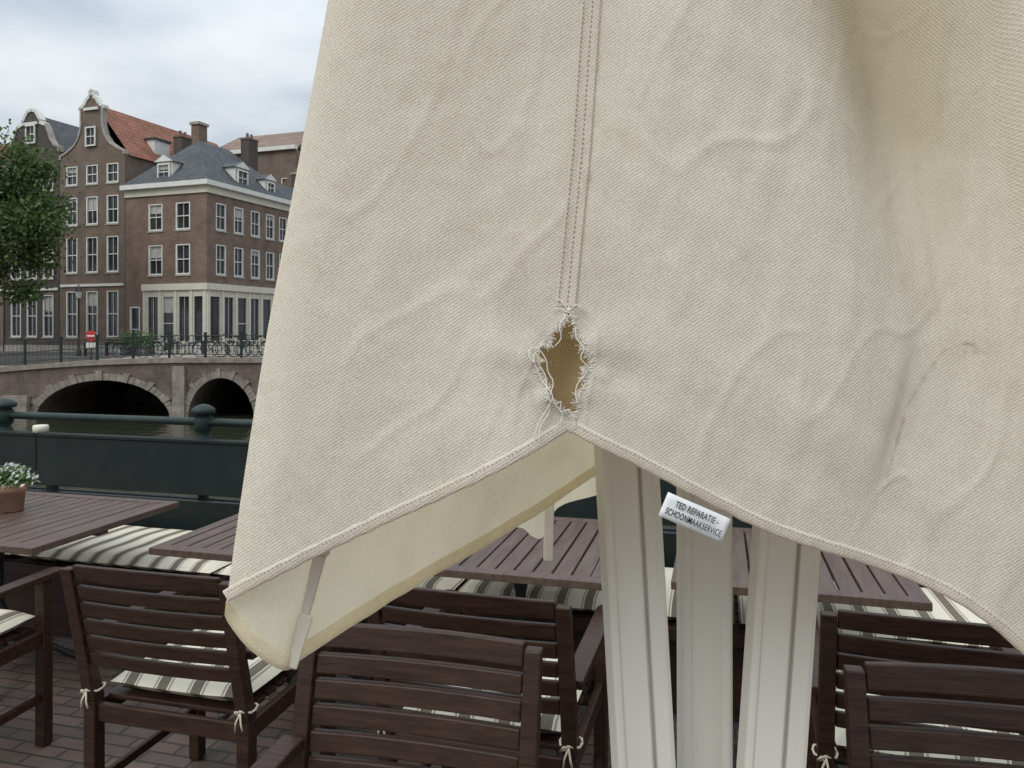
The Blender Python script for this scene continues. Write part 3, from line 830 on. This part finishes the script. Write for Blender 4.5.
mb.box(-300, 300, 41.6, 600, -3, .12, 'asphalt'); mb.obj("far_bank_street", fix=True)

# ================================================================== BRIDGE
bridge = empty("canal_bridge", (0, 34, 0))
arches = [(-27.6, -22.6, -1.0), (-21.1, -15.1, -.62), (-14.35, -11.4, -.52), (-10.5, -7.5, -.55), (-6, 0, -.6), (1.5, 7.5, -.6), (9, 15, -.6)]
def deck(x): return max(-.5, .2 - .45 * ((x + 14) / 9) ** 2) if x < -14 else .2
mb = MB(['brickW', 'stone']); xs = set(np.arange(-45, 30.01, .25).round(4).tolist())
for a, b, t in arches:
    c = (a + b) / 2; h = (b - a) / 2
    for k in range(33): xs.add(round(c - h * math.cos(math.pi * k / 32), 4))
xs = sorted(xs)
D_ = 7.6
for x0, x1 in zip(xs, xs[1:]):
    if x1 - x0 < 1e-3: continue
    xm = (x0 + x1) / 2; ar = [q for q in arches if q[0] < xm < q[1]]
    def sf(x):
        if not ar: return -3
        a, b, t = ar[0]; c = (a + b) / 2; h = (b - a) / 2; return -2.45 + (t + 2.45) * math.sqrt(max(0, 1 - ((x - c) / h) ** 2))
    z0, z1 = sf(x0), sf(x1); d0, d1 = deck(x0), deck(x1)
    mb.face([(x0, 0, z0), (x1, 0, z1), (x1, 0, d1), (x0, 0, d0)], 'brickW')
    mb.face([(x0, D_, z0), (x1, D_, z1), (x1, D_, d1), (x0, D_, d0)], 'brickW')
    if ar: mb.face([(x0, 0, z0), (x1, 0, z1), (x1, D_, z1), (x0, D_, z0)], 'brickW')
    mb.hexa([(x0, -.10, d0 - .05), (x1, -.10, d1 - .05), (x1, D_, d1 - .05), (x0, D_, d0 - .05), (x0, -.10, d0 + .17), (x1, -.10, d1 + .17), (x1, D_, d1 + .17), (x0, D_, d0 + .17)], 'vouss')
for a, b, t in arches:
    for xx in (a, b): mb.face([(xx, 0, -3), (xx, D_, -3), (xx, D_, -2.45), (xx, 0, -2.45)], 'brickW')
mb.obj("bridge_body", bridge, fix=False)
mb = MB(['vouss', 'brickW'])
for a, b, t in arches:
    c = (a + b) / 2; h = (b - a) / 2; R_ = t + 2.45; n = 34
    for k in range(n):
        t0 = math.pi * (k + .04) / n; t1 = math.pi * (k + .96) / n; th = .30 if k % 4 else .42
        def q(tt, e, y): return (c - (h + e) * math.cos(tt), y, -2.45 + (R_ + e) * math.sin(tt))
        pr = -.05 if k % 4 else -.09
        mb.hexa([q(t0, 0, pr), q(t1, 0, pr), q(t1, 0, .1), q(t0, 0, .1), q(t0, th, pr), q(t1, th, pr), q(t1, th, .1), q(t0, th, .1)], 'vouss')
mb.box(-14.98, -14.45, -.16, .05, -3, .0, 'vouss'); mb.box(-22.45, -21.3, -.3, .05, -3, -1.3, 'vouss')
mb.obj("voussoirs", bridge)
mb = MB(['iron', 'railgreen'])
for x0 in np.arange(-44, 28, 1.6):
    z = deck(x0) + .17
    mb.box(x0 - .045, x0 + .045, .02, .11, z, z + 1.05, 'railgreen'); mb.box(x0 - .06, x0 + .06, .005, .125, z + 1.05, z + 1.13, 'railgreen')
    for zz in (.15, .55, .98):
        mb.tube([(x0, .065, z + zz), (x0 + 1.6, .065, deck(x0 + 1.6) + .17 + zz)], .022, 'railgreen', 6)
    for k in range(1, 9):
        xx = x0 + k * 1.6 / 9; zz = deck(xx) + .17
        mb.tube([(xx, .065, zz + .15), (xx, .065, zz + .98)], .010, 'railgreen', 4, caps=False)
mb.obj("bridge_railing", bridge)

def bike_mesh(frame='iron'):
    mb = MB(['rubber', frame, 'alu'])
    for cx in (-.52, .52):
        ring = [(cx + .33 * math.cos(t), 0, .34 + .33 * math.sin(t)) for t in np.linspace(0, 2 * math.pi, 25)]
        mb.tube(ring, .020, 'rubber', 6, caps=False)
        for k in range(8):
            t = math.pi * k / 8; mb.tube([(cx - .32 * math.cos(t), 0, .34 - .32 * math.sin(t)), (cx + .32 * math.cos(t), 0, .34 + .32 * math.sin(t))], .003, 'alu', 3, caps=False)
    for p in ([(-.52, 0, .34), (-.08, 0, .30), (.36, 0, .80), (-.18, 0, .82)], [(-.08, 0, .30), (-.2, 0, .90)], [(-.52, 0, .34), (-.18, 0, .80)], [(.52, 0, .34), (.36, 0, .80), (.32, 0, 1.0)]):
        for a, b in zip(p, p[1:]): mb.tube([a, b], .020, frame, 6)
    mb.tube([(.32, -.28, 1.03), (.38, -.15, 1.02), (.33, 0, 1.0), (.38, .15, 1.02), (.32, .28, 1.03)], .014, 'iron', 6)
    mb.box(-.32, -.08, -.07, .07, .90, .95, 'rubber'); mb.box(-.75, -.35, -.07, .07, .70, .72, 'iron')
    mb.tube([(-.86, 0, .42), (-.80, 0, .60), (-.66, 0, .70), (-.5, 0, .72), (-.34, 0, .66)], .025, frame, 5)
    return mb.mesh("bicycle")
BKS = [bike_mesh('iron'), bike_mesh('red'), bike_mesh('blue'), bike_mesh('cream')]
rb = random.Random(4)
xb = -13.6
while xb < -10.2:
    o = mkobj("bicycle", BKS[rb.choice((0, 0, 0, 0, 3))]); o.location = (xb, rb.uniform(34.5, 35.3), deck(xb) + .175); o.rotation_euler = (rad(rb.uniform(-8, 8)), 0, rad(rb.uniform(-30, 30) + rb.choice((0, 180)))); xb += rb.uniform(.4, .8)
for xb in (-17.2, -15.6):
    o = mkobj("bicycle", BKS[0]); o.location = (xb, 34.7, deck(xb) + .175); o.rotation_euler = (rad(rb.uniform(-8, 8)), 0, rad(rb.uniform(-14, 14)))
for k in range(7):
    xb = -24.5 + k * 1.3 + rb.uniform(-.2, .2)
    o = mkobj("bicycle", BKS[rb.choice((0, 0, 3, 2))]); o.location = (xb, 47.8, .125); o.rotation_euler = (rad(3), 0, rad(rb.uniform(50, 80)))

e = empty("traffic_sign", (-18.9, 34.5, deck(-18.9) + .17))
mb = MB(['iron']); mb.tube([(0, 0, 0), (0, 0, 1.5)], .03, 'iron', 8); mb.obj("pole", e)
mb = MB(['white', 'red']); mb.box(-.21, .21, -.05, -.03, .55, .80, 'white')
disc = [(.25 * math.cos(t), -.035, 1.10 + .25 * math.sin(t)) for t in np.linspace(0, 2 * math.pi, 24, endpoint=False)]
mb.face(disc, 'red'); mb.face([(p[0], -.02, p[2]) for p in disc], 'white'); mb.box(-.17, .17, -.046, -.037, 1.065, 1.135, 'white'); mb.obj("plates", e)

for (x, y) in ((-24.6, 43.6), (-4, 43.4)):
    e = empty("street_lamp", (x, y, .12))
    mb = MB(['iron']); mb.lathe([(.14, 0), (.14, .3), (.07, .4), (.055, 1.0), (.04, 3.1), (.07, 3.15), (.05, 3.2)], 'iron', n=10)
    mb.lathe([(.05, 3.2), (.12, 3.25), (.13, 3.27)], 'iron', n=6); mb.lathe([(.24, 3.66), (.16, 3.82), (.05, 3.95), (.03, 4.05), (0, 4.1)], 'iron', n=6); mb.obj("post", e, True)
    mb = MB(['curtain']); mb.lathe([(.12, 3.275), (.21, 3.655)], 'curtain', n=6); mb.obj("lantern_glass", e)

# ================================================================== HOUSES
class House:
    def __init__(s, name, loc, rz): s.e = empty(name, loc, rz); s.walls = MB([]); s.trim = MB([]); s.glass = MB([]); s.roof = MB([])
    def done(s):
        if s.walls.f: s.walls.obj("walls", s.e, fix=False)
        if s.trim.f: s.trim.obj("window_frames_and_trim", s.e)
        if s.glass.f: s.glass.obj("window_glass", s.e, fix=False)
        if s.roof.f: s.roof.obj("roof", s.e, fix=False)
    def fbox(s, mb, mp, a0, a1, z0, z1, d0, d1, mat):
        mb.hexa([mp(a0, z0, d0), mp(a1, z0, d0), mp(a1, z0, d1), mp(a0, z0, d1), mp(a0, z1, d0), mp(a1, z1, d0), mp(a1, z1, d1), mp(a0, z1, d1)], mat)
    def window(s, mp, a0, a1, z0, z1, fm='white', cols=2, rws=2, sill=True, fw=.095):
        r = .13
        s.glass.face([mp(a0, z0, r), mp(a1, z0, r), mp(a1, z1, r), mp(a0, z1, r)], 'glass')
        if random.random() < .3 and rws == 2:
            h = random.uniform(.15, .5) * (z1 - z0)
            s.glass.face([mp(a0, z1 - h, r - .012), mp(a1, z1 - h, r - .012), mp(a1, z1, r - .012), mp(a0, z1, r - .012)], 'curtain')
        f0, f1 = r - .09, r - .02
        for (p, q, u, v) in ((a0, a0 + fw, z0, z1), (a1 - fw, a1, z0, z1), (a0 + fw, a1 - fw, z0, z0 + fw), (a0 + fw, a1 - fw, z1 - fw, z1)):
            s.fbox(s.trim, mp, p, q, u, v, f0 - .03, f1, fm)
        for k in range(1, cols):
            x = a0 + (a1 - a0) * k / cols; s.fbox(s.trim, mp, x - .011, x + .011, z0 + fw, z1 - fw, f0 + .022, f1 - .002, fm)
        for k in range(1, rws):
            z = z0 + (z1 - z0) * k / rws; s.fbox(s.trim, mp, a0 + fw, a1 - fw, z - .03, z + .03, f0 + .01, f1, fm)
        if sill: s.fbox(s.trim, mp, a0 - .06, a1 + .06, z0 - .10, z0 - .002, -.05, .11, 'stone')
        if sill: s.fbox(s.trim, mp, a0 - .05, a1 + .05, z1 + .002, z1 + .17, -.015, .06, 'brickC')
    def wall(s, mp, W, z0, z1, ops, mat, fm='white', a_start=0, **kw):
        xs = sorted(set([a_start, W] + [o[0] for o in ops] + [o[1] for o in ops])); zs = sorted(set([z0, z1] + [o[2] for o in ops] + [o[3] for o in ops]))
        for x0, x1 in zip(xs, xs[1:]):
            for q0, q1 in zip(zs, zs[1:]):
                cx, cz = (x0 + x1) / 2, (q0 + q1) / 2
                if any(o[0] < cx < o[1] and o[2] < cz < o[3] for o in ops): continue
                s.walls.face([mp(x0, q0, 0), mp(x1, q0, 0), mp(x1, q1, 0), mp(x0, q1, 0)], mat)
        for o in ops:
            a, b, c, d = o[:4]; r = .14
            s.walls.face([mp(a, c, 0), mp(a, c, r), mp(a, d, r), mp(a, d, 0)], mat); s.walls.face([mp(b, c, 0), mp(b, c, r), mp(b, d, r), mp(b, d, 0)], mat)
            s.walls.face([mp(a, c, 0), mp(b, c, 0), mp(b, c, r), mp(a, c, r)], mat); s.walls.face([mp(a, d, 0), mp(b, d, 0), mp(b, d, r), mp(a, d, r)], mat)
            k = dict(kw)
            if len(o) > 4: k.update(o[4])
            s.window(mp, a, b, c, d, fm, **k)
def front(a, z, d): return (a, d, z)
def cols(W, n, w, m=.55):
    if n == 1: return [(W / 2 - w / 2, W / 2 + w / 2)]
    st = (W - 2 * m - w) / (n - 1); return [(m + i * st, m + i * st + w) for i in range(n)]

def gable_house(name, loc, rz, W, eave, rows, brick, ncol, gable, roofmat, ridge, depth_=11, win_w=1.05, gtop=3.6, neck=1.05, base='white'):
    h = House(name, loc, rz)
    ops = []
    for (z0, z1) in rows:
        for a, b in cols(W, ncol, win_w): ops.append((a, b, z0, z1))
    h.wall(front, W, 0, eave, ops, brick)
    h.fbox(h.trim, front, .1, W - .1, rows[0][1] + .28, rows[0][1] + .45, -.08, -.001, base)
    h.fbox(h.trim, front, 0, W, 0, .45, -.05, -.001, 'stone')
    for sy in (0, W):
        h.walls.face([(sy, 0, 0), (sy, depth_, 0), (sy, depth_, eave), (sy, 0, eave)], brick)
    c = W / 2
    if gable == 'neck':
        half = [(W / 2 - .02, 0), (W / 2 - .05, .25), (W / 2 - .6, .45), (neck + .65, .85), (neck + .25, 1.35), (neck + .05, 1.9), (neck, 2.1), (neck, gtop - .95)]
        top = [(neck + .12, gtop - .9), (neck + .12, gtop - .75), (neck * .75, gtop - .55), (neck * .5, gtop - .2), (.22, gtop), (.18, gtop + .3), (0, gtop + .42)]
    elif gable == 'bell':
        half = [(W / 2 - .02, 0), (W / 2 - .05, .35), (W / 2 - .45, .5), (W / 2 - .75, .9), (W / 2 - 1.0, 1.5), (W / 2 - 1.25, 2.0), (neck, gtop - .8)]
        top = [(neck + .1, gtop - .7), (neck * .8, gtop - .3), (.4, gtop), (0, gtop + .12)]
    else:
        half = [(W / 2 - .02, 0), (W / 2 - .02, .5)]; top = [(0, .52)]
    pr = half + top
    poly = [(c + x, eave + z) for x, z in pr] + [(c - x, eave + z) for x, z in reversed(pr[:-1])]
    h.walls.face([front(a, z, 0.0) for a, z in poly], brick)
    h.walls.face([front(a, z, 0.3) for a, z in poly], brick)
    for p, q in zip(poly, poly[1:]):
        h.walls.face([front(*p, 0), front(*q, 0), front(*q, .3), front(*p, .3)], brick)
        d = Vector((q[0] - p[0], q[1] - p[1]))
        if d.length < 1e-4: continue
        istop = min(p[1], q[1]) > eave + gtop - 1.2
        nrm = Vector((d.y, -d.x)).normalized(); w_ = .17 if istop else .09
        a0 = Vector(p) - nrm * -.05; b0 = Vector(q) - nrm * -.05; a1 = Vector(p) + nrm * -w_; b1 = Vector(q) + nrm * -w_
        h.trim.hexa([front(*a0, -.07), front(*b0, -.07), front(*b0, .34), front(*a0, .34), front(*a1, -.07), front(*b1, -.07), front(*b1, .06), front(*a1, .06)], 'white' if istop else 'stone')
    if gable in ('neck', 'bell'):
        mpf = lambda a, z, d: (a, d - .16, z)
        h.window(mpf, c - .45, c + .45, eave + .7, eave + 2.0, sill=False)
        h.fbox(h.trim, front, c - .62, c + .62, eave + gtop - 1.0, eave + gtop - .82, -.14, -.002, 'white')
    rz0 = eave + ridge
    for sx in (-.15, W + .15):
        ze = eave - .05
        h.roof.face([(sx, .3, ze), (sx, depth_, ze), (c, depth_, rz0), (c, .3, rz0)], roofmat)
    h.walls.face([(0, depth_, 0), (W, depth_, 0), (W, depth_, eave), (c, depth_, rz0), (0, depth_, eave)], brick)
    return h
RZ = math.atan2(-.332, .943); eX, eY = math.cos(RZ), math.sin(RZ)
C0 = (-19.06, 48.0)
def hp(u, w): return (C0[0] + u * eX - w * eY, C0[1] + u * eY + w * eX, .12)
hB = gable_house("neck_gable_house", hp(-12.3, 0), RZ, 5.68, 13.0, [(1.0, 4.1), (5.3, 7.7), (8.5, 10.4), (11.2, 12.5)], 'brickB', 3, 'neck', 'tile', 3.6, 12, 1.02, 4.1, .95)
hB.fbox(hB.walls, front, 4.3, 5.0, 14.2, 16.9, 7.5, 8.4, 'brickC')
hB.fbox(hB.trim, front, 4.2, 5.1, 16.9, 17.1, 7.4, 8.5, 'stone')
hB.fbox(hB.trim, front, 3.9, 5.2, 13.5, 14.7, 3.0, 4.4, 'white'); hB.fbox(hB.roof, front, 3.8, 5.3, 14.7, 14.82, 2.9, 4.5, 'slate')
hB.done()
hA = gable_house("bell_gable_house", hp(-17.45, 0), RZ, 5.1, 13.6, [(1.0, 3.9), (5.0, 7.2), (8.2, 10.1), (11.0, 12.6)], 'brickA', 3, 'bell', 'slate', 2.8, 12, .98, 3.0, .8)
hA.fbox(hA.walls, front, 3.9, 4.6, 14.2, 16.4, 4.5, 5.4, 'brickB'); hA.done()
for u, W, ev, br, g in ((-23.0, 5.4, 12.2, 'brickB', 'neck'), (-28.8, 5.6, 13.4, 'brickA', 'bell'), (-34.7, 5.7, 12.5, 'brickC', 'neck')):
    h = gable_house("canal_house", hp(u, 0), RZ, W, ev, [(1.0, 3.9), (4.9, 7.0), (7.9, 9.6), (10.3, 11.7)], br, 3, g, 'tile', 3, 12, 1.0, 3.4, .95); h.done()
WC, DC, EC = 6.55, 9.0, 10.55
h = House("corner_brick_house", hp(-WC - .02, 0), RZ)
def side(a, z, d): return (WC - d, a, z)
fo = [(1.9, 3.05, 5.0, 6.95), (4.1, 5.25, 5.0, 6.95), (1.9, 3.05, 7.85, 9.6), (4.1, 5.25, 7.85, 9.6)]
sw = .95; so = []
for w0 in (1.3, 3.0, 4.7, 6.3, 7.8):
    so += [(w0 - sw / 2, w0 + sw / 2, 5.0, 6.95), (w0 - sw / 2, w0 + sw / 2, 7.85, 9.6)]
h.wall(front, WC, 4.35, EC, fo, 'brickC'); h.wall(side, DC, 4.35, EC, so, 'brickC')
big = dict(cols=1, rws=1, sill=False, fw=.09)
shop = [(1.75, 2.75, .7, 3.7, dict(cols=2, rws=1, sill=False)), (3.0, 4.0, .1, 3.7, dict(cols=1, rws=2, sill=False)), (4.25, 5.25, .7, 3.7, dict(cols=2, rws=1, sill=False)), (5.45, 6.3, .7, 3.7, big)]
h.wall(front, WC, 0, 4.3, shop, 'cream', 'cream', a_start=1.5)
h.wall(front, 1.5, 0, 4.35, [(.35, 1.2, .05, 3.0, dict(cols=1, rws=2, sill=False))], 'brickC')
sshop = [(a, a + 1.05, .7 if k != 2 else .1, 3.7, dict(cols=1 + (k % 2), rws=1 + (k == 2), sill=False)) for k, a in enumerate((.25, 1.55, 2.85, 4.15, 5.45))]
h.wall(side, 6.8, 0, 4.3, sshop, 'cream', 'cream'); h.wall(side, DC, 0, 4.35, [(7.3, 8.3, .8, 3.2)], 'brickC', a_start=6.8)
h.fbox(h.trim, front, 1.45, WC + .12, 4.02, 4.42, -.14, -.002, 'cream'); h.fbox(h.trim, side, -.0, 6.85, 4.02, 4.42, -.14, -.002, 'cream')
for a in (1.5, 2.8, 4.05, 5.28, 6.33): h.fbox(h.trim, front, a, a + .17, 0, 4.02, -.06, -.002, 'cream')
for a in (.02, 1.34, 2.64, 3.94, 5.24, 6.55): h.fbox(h.trim, side, a, a + .17, 0, 4.02, -.06, -.002, 'cream')
h.fbox(h.trim, front, -.1, WC + .35, EC, EC + .3, -.38, .2, 'white'); h.fbox(h.trim, side, .201, DC + .1, EC, EC + .3, -.35, .2, 'white')
h.fbox(h.trim, front, 0, WC + .1, EC - .45, EC - .003, -.10, -.002, 'cream'); h.fbox(h.trim, side, 0, DC, EC - .45, EC - .003, -.10, -.002, 'cream')
h.walls.face([(0, 0, 0), (0, DC, 0), (0, DC, EC), (0, 0, EC)], 'brickC'); h.walls.face([(0, DC, 0), (WC, DC, 0), (WC, DC, EC), (0, DC, EC)], 'brickC')
ze = EC + .3; zr = 14.3; e0 = [(-.1, -.3, ze), (WC + .3, -.3, ze), (WC + .3, DC + .1, ze), (-.1, DC + .1, ze)]; r0 = (WC / 2, 3.0, zr); r1 = (WC / 2, 6.0, zr)
h.roof.face([e0[0], e0[1], r0], 'slate'); h.roof.face([e0[1], e0[2], r1, r0], 'slate'); h.roof.face([e0[2], e0[3], r1], 'slate'); h.roof.face([e0[3], e0[0], r0, r1], 'slate')
h.roof.face([(p[0], p[1], ze + .001) for p in e0], 'slate')
def dormer(mp, a, w, z0, z1, d0, d1):
    h.fbox(h.trim, mp, a - w / 2, a + w / 2, z0, z1, d0, d1, 'white')
    mp2 = lambda q, z, d: mp(q, z, d + d0 - .135)
    h.window(mp2, a - w / 2 + .12, a + w / 2 - .12, z0 + .2, z1 - .12, sill=False)
    A = [mp(a - w / 2 - .15, z1, d0 - .12), mp(a + w / 2 + .15, z1, d0 - .12), mp(a, z1 + .45, d0 - .12)]; Bk = [mp(a - w / 2 - .15, z1, d1 + .3), mp(a + w / 2 + .15, z1, d1 + .3), mp(a, z1 + .45, d1 + .3)]
    h.trim.face(A, 'white'); h.roof.face([A[0], A[2], Bk[2], Bk[0]], 'slate'); h.roof.face([A[1], A[2], Bk[2], Bk[1]], 'slate')
dormer(front, 3.0, 1.25, ze + .05, ze + 1.45, .25, 2.2); dormer(side, 3.6, 1.3, ze + .05, ze + 1.45, .25, 2.0)
dormer(side, 6.6, 1.1, ze + .05, ze + 1.2, .25, 2.0)
for (x, y, zz) in ((.8, 4.2, 14.9), (4.0, 7.3, 15.2), (.9, 8.2, 14.6)):
    h.walls.box(x - .35, x + .35, y - .5, y + .5, ze, zz, 'brickA'); h.trim.box(x - .40, x + .40, y - .55, y + .55, zz, zz + .12, 'brickC')
    for k in (-.22, .22): h.walls.tube([(x, y + k, zz + .121), (x, y + k, zz + .5)], .10, 'brickC', 8)
h.done()
def rowhouse(name, loc, rz, W, ev, brick, roofm, dd=9, nc=3, rows=((1.0, 3.4), (4.6, 6.6), (7.5, 9.2))):
    h = House(name, loc, rz); ops = [(a, b, z0, z1) for z0, z1 in rows for a, b in cols(W, nc, 1.0)]
    h.wall(front, W, 0, ev, ops, brick); h.fbox(h.trim, front, -.02, W + .02, ev, ev + .35, -.3, .2, 'white')
    for sx in (0, W): h.walls.face([(sx, 0, 0), (sx, dd, 0), (sx, dd, ev), (sx, 0, ev)], brick)
    h.walls.face([(0, dd, 0), (W, dd, 0), (W, dd, ev), (0, dd, ev)], brick)
    z = ev + .2; h.roof.face([(0, 0, z), (W, 0, z), (W, dd / 2, z + 2.8), (0, dd / 2, z + 2.8)], roofm); h.roof.face([(0, dd, z), (W, dd, z), (W, dd / 2, z + 2.8), (0, dd / 2, z + 2.8)], roofm)
    for sx in (0, W): h.walls.face([(sx, 0, z), (sx, dd, z), (sx, dd / 2, z + 2.8)], brick)
    h.walls.box(W - .9, W - .2, dd / 2 - .5, dd / 2 + .5, z + 1.5, z + 4.0, 'brickA'); h.trim.box(W - .97, W - .13, dd / 2 - .57, dd / 2 + .57, z + 4.0, z + 4.15, 'stone')
    h.done(); return h
w = 9.05
for W, ev, br, rm in ((6.2, 10.0, 'brickB', 'slate'), (5.8, 12.4, 'brickC', 'tile'), (6.4, 11.0, 'brickA', 'tile')):
    rowhouse("brick_row_house", hp(0, w), RZ + math.pi / 2, W, ev, br, rm, 7); w += W + .02
rowhouse("brick_apartment_house", (-28.2, 70, .12), rad(-19), 10, 17.2, 'brickB', 'brickC', 10, 5, ((1, 3.4), (4.6, 6.6), (7.5, 9.2), (10.2, 12), (13, 14.8)))
x = 2
for W, ev, br, rm in ((6, 12, 'brickB', 'tile'), (5.5, 13.2, 'brickA', 'slate'), (6.5, 11.4, 'brickC', 'tile'), (5.8, 12.8, 'brickB', 'slate'), (6.1, 12, 'brickA', 'tile')):
    rowhouse("brick_row_house", (x, 52, .12), 0, W, ev, br, rm, 9, 3, ((1, 3.4), (4.6, 6.6), (7.5, 9.2), (10, 11.2))); x += W + .02

# ================================================================== TREES
def tree(name, loc, R, H, zc, n=9000, seed=3):
    rnd = random.Random(seed); e = empty(name, loc)
    mb = MB(['bark'])
    mb.tube([(0, 0, 0), (.1, 0, zc * .3), (0, .1, zc * .6), (.1, 0, zc)], [.30, .24, .2, .12], 'bark', 10)
    clumps = []
    for k in range(44):
        th = rnd.uniform(0, 6.28); ph = math.acos(rnd.uniform(-.85, 1)); r = rnd.uniform(.45, .97)
        c = Vector((math.cos(th) * math.sin(ph) * R * r, math.sin(th) * math.sin(ph) * R * r, zc + math.cos(ph) * H * r)); clumps.append((c, rnd.uniform(.14, .30) * R))
        if k < 16: mb.tube([(0, 0, zc * .55 + rnd.uniform(-.5, .8)), tuple(c * .5 + Vector((0, 0, zc * .42))), tuple(c)], [.09, .06, .02], 'bark', 6)
    mb.obj("trunk_and_limbs", e, smooth=True, fix=False)
    mb = MB(['leaf'])
    for k in range(n):
        c, r = rnd.choice(clumps); d = Vector((rnd.gauss(0, 1), rnd.gauss(0, 1), rnd.gauss(0, .8))) * r * .62
        p = c + d; s = rnd.uniform(.08, .17); nr = Vector((rnd.gauss(0, 1), rnd.gauss(0, 1), rnd.gauss(.5, 1))).normalized(); t = nr.orthogonal().normalized(); b = nr.cross(t)
        a = rnd.uniform(0, 6.28); t, b = t * math.cos(a) + b * math.sin(a), b * math.cos(a) - t * math.sin(a)
        mb.face([p + t * s, p + b * s * .6, p - t * s, p - b * s * .6], 'leaf')
    mb.obj("foliage", e, fix=False)
tree("street_tree", (-30.0, 43.2, .12), 4.4, 5.0, 7.3, 27000, 3)
tree("street_tree", (-38, 44, .12), 3.8, 3.8, 8.2, 7000, 5)
tree("street_tree", (4, 44.5, .12), 3.8, 3.8, 7.2, 5000, 8)
tree("street_tree", (17, 44.5, .12), 3.8, 3.8, 7.4, 5000, 9)
sh = empty("planter_shrub", (-21.6, 44.3, .12)); mb = MB(['iron']); mb.box(-.9, .9, -.25, .25, 0, .5, 'iron'); mb.obj("planter", sh)
mb = MB(['leaf2'])
for k in range(1500):
    p = Vector((random.uniform(-.95, .95), random.gauss(0, .22), .5 + abs(random.gauss(.3, .28)))); s = random.uniform(.04, .09)
    nr = Vector((random.gauss(0, 1), random.gauss(0, 1), random.gauss(.5, 1))).normalized(); t = nr.orthogonal().normalized(); b = nr.cross(t)
    mb.face([p + t * s, p + b * s * .6, p - t * s, p - b * s * .6], 'leaf2')
mb.obj("shrub_leaves", sh, fix=False)
for x in (-24, -22.8, -20.2, -18.8, -17.4, -16):
    mb = MB(['iron']); mb.lathe([(.09, 0), (.08, .7), (.10, .72), (.10, .78), (.07, .86), (0, .9)], 'iron', n=10); o = mb.obj("street_bollard", None, True); o.location = (x, 43.2, .12)

# ================================================================== WORLD, LIGHT, CAMERA
world = bpy.data.worlds.new("World"); scene.world = world; world.use_nodes = True
N = world.node_tree.nodes; L = world.node_tree.links; bg = N["Background"]
sky = N.new("ShaderNodeTexSky"); sky.sky_type = 'NISHITA'; sky.sun_disc = False
SUN_EL, SUN_AZ = rad(46), rad(222)
sky.sun_elevation = SUN_EL; sky.sun_rotation = SUN_AZ
tc = N.new("ShaderNodeTexCoord"); sep = N.new("ShaderNodeSeparateXYZ"); L.new(tc.outputs["Generated"], sep.inputs[0])
mz = N.new("ShaderNodeMath"); mz.operation = 'MAXIMUM'; mz.inputs[1].default_value = 0; L.new(sep.outputs[2], mz.inputs[0])
az = N.new("ShaderNodeMath"); az.operation = 'ADD'; az.inputs[1].default_value = .22; L.new(mz.outputs[0], az.inputs[0])
vd = N.new("ShaderNodeVectorMath"); vd.operation = 'DIVIDE'; cb = N.new("ShaderNodeCombineXYZ")
for i in range(3): L.new(az.outputs[0], cb.inputs[i])
L.new(tc.outputs["Generated"], vd.inputs[0]); L.new(cb.outputs[0], vd.inputs[1])
nz = N.new("ShaderNodeTexNoise"); nz.inputs["Scale"].default_value = 1.6; nz.inputs["Detail"].default_value = 6; nz.inputs["Roughness"].default_value = .48
L.new(vd.outputs[0], nz.inputs[0])
rp = ramp(N, [(0.38, (4.7, 5.4, 6.3)), (0.50, (6.3, 6.9, 7.5)), (0.62, (7.8, 8.2, 8.5))]); L.new(nz.outputs[0], rp.inputs[0])
sq = N.new("ShaderNodeMath"); sq.operation = 'MULTIPLY'; L.new(mz.outputs[0], sq.inputs[0]); L.new(mz.outputs[0], sq.inputs[1])
ml = N.new("ShaderNodeMath"); ml.operation = 'MULTIPLY_ADD'; ml.inputs[1].default_value = 2.3; ml.inputs[2].default_value = .92; L.new(sq.outputs[0], ml.inputs[0])
vm = N.new("ShaderNodeVectorMath"); vm.operation = 'SCALE'; L.new(rp.outputs[0], vm.inputs[0]); L.new(ml.outputs[0], vm.inputs[3])
mxw = N.new("ShaderNodeMix"); mxw.data_type = 'RGBA'; mxw.inputs[0].default_value = .95
L.new(sky.outputs[0], mxw.inputs[6]); L.new(vm.outputs[0], mxw.inputs[7]); L.new(mxw.outputs[2], bg.inputs[0]); bg.inputs[1].default_value = 0.1

sl = bpy.data.lights.new("sun", 'SUN'); sl.energy = 1.3; sl.angle = rad(32); sl.color = (1, .96, .88)
so_ = bpy.data.objects.new("sun", sl); COL.objects.link(so_)
dv = Vector((math.sin(SUN_AZ) * math.cos(SUN_EL), math.cos(SUN_AZ) * math.cos(SUN_EL), math.sin(SUN_EL)))
so_.rotation_euler = dv.to_track_quat('Z', 'Y').to_euler()

cam = bpy.data.cameras.new("camera"); co = bpy.data.objects.new("camera", cam); COL.objects.link(co)
co.location = (0, 0, 1.6); co.rotation_euler = (rad(90), 0, 0)
cam.lens = 27; cam.sensor_width = 36; cam.shift_y = -54 / 1024; cam.clip_start = .02; cam.clip_end = 2000
scene.camera = co
scene.view_settings.view_transform = 'Standard'; scene.view_settings.look = 'None'; scene.view_settings.exposure = 0
print("faces front panel", len(faces))
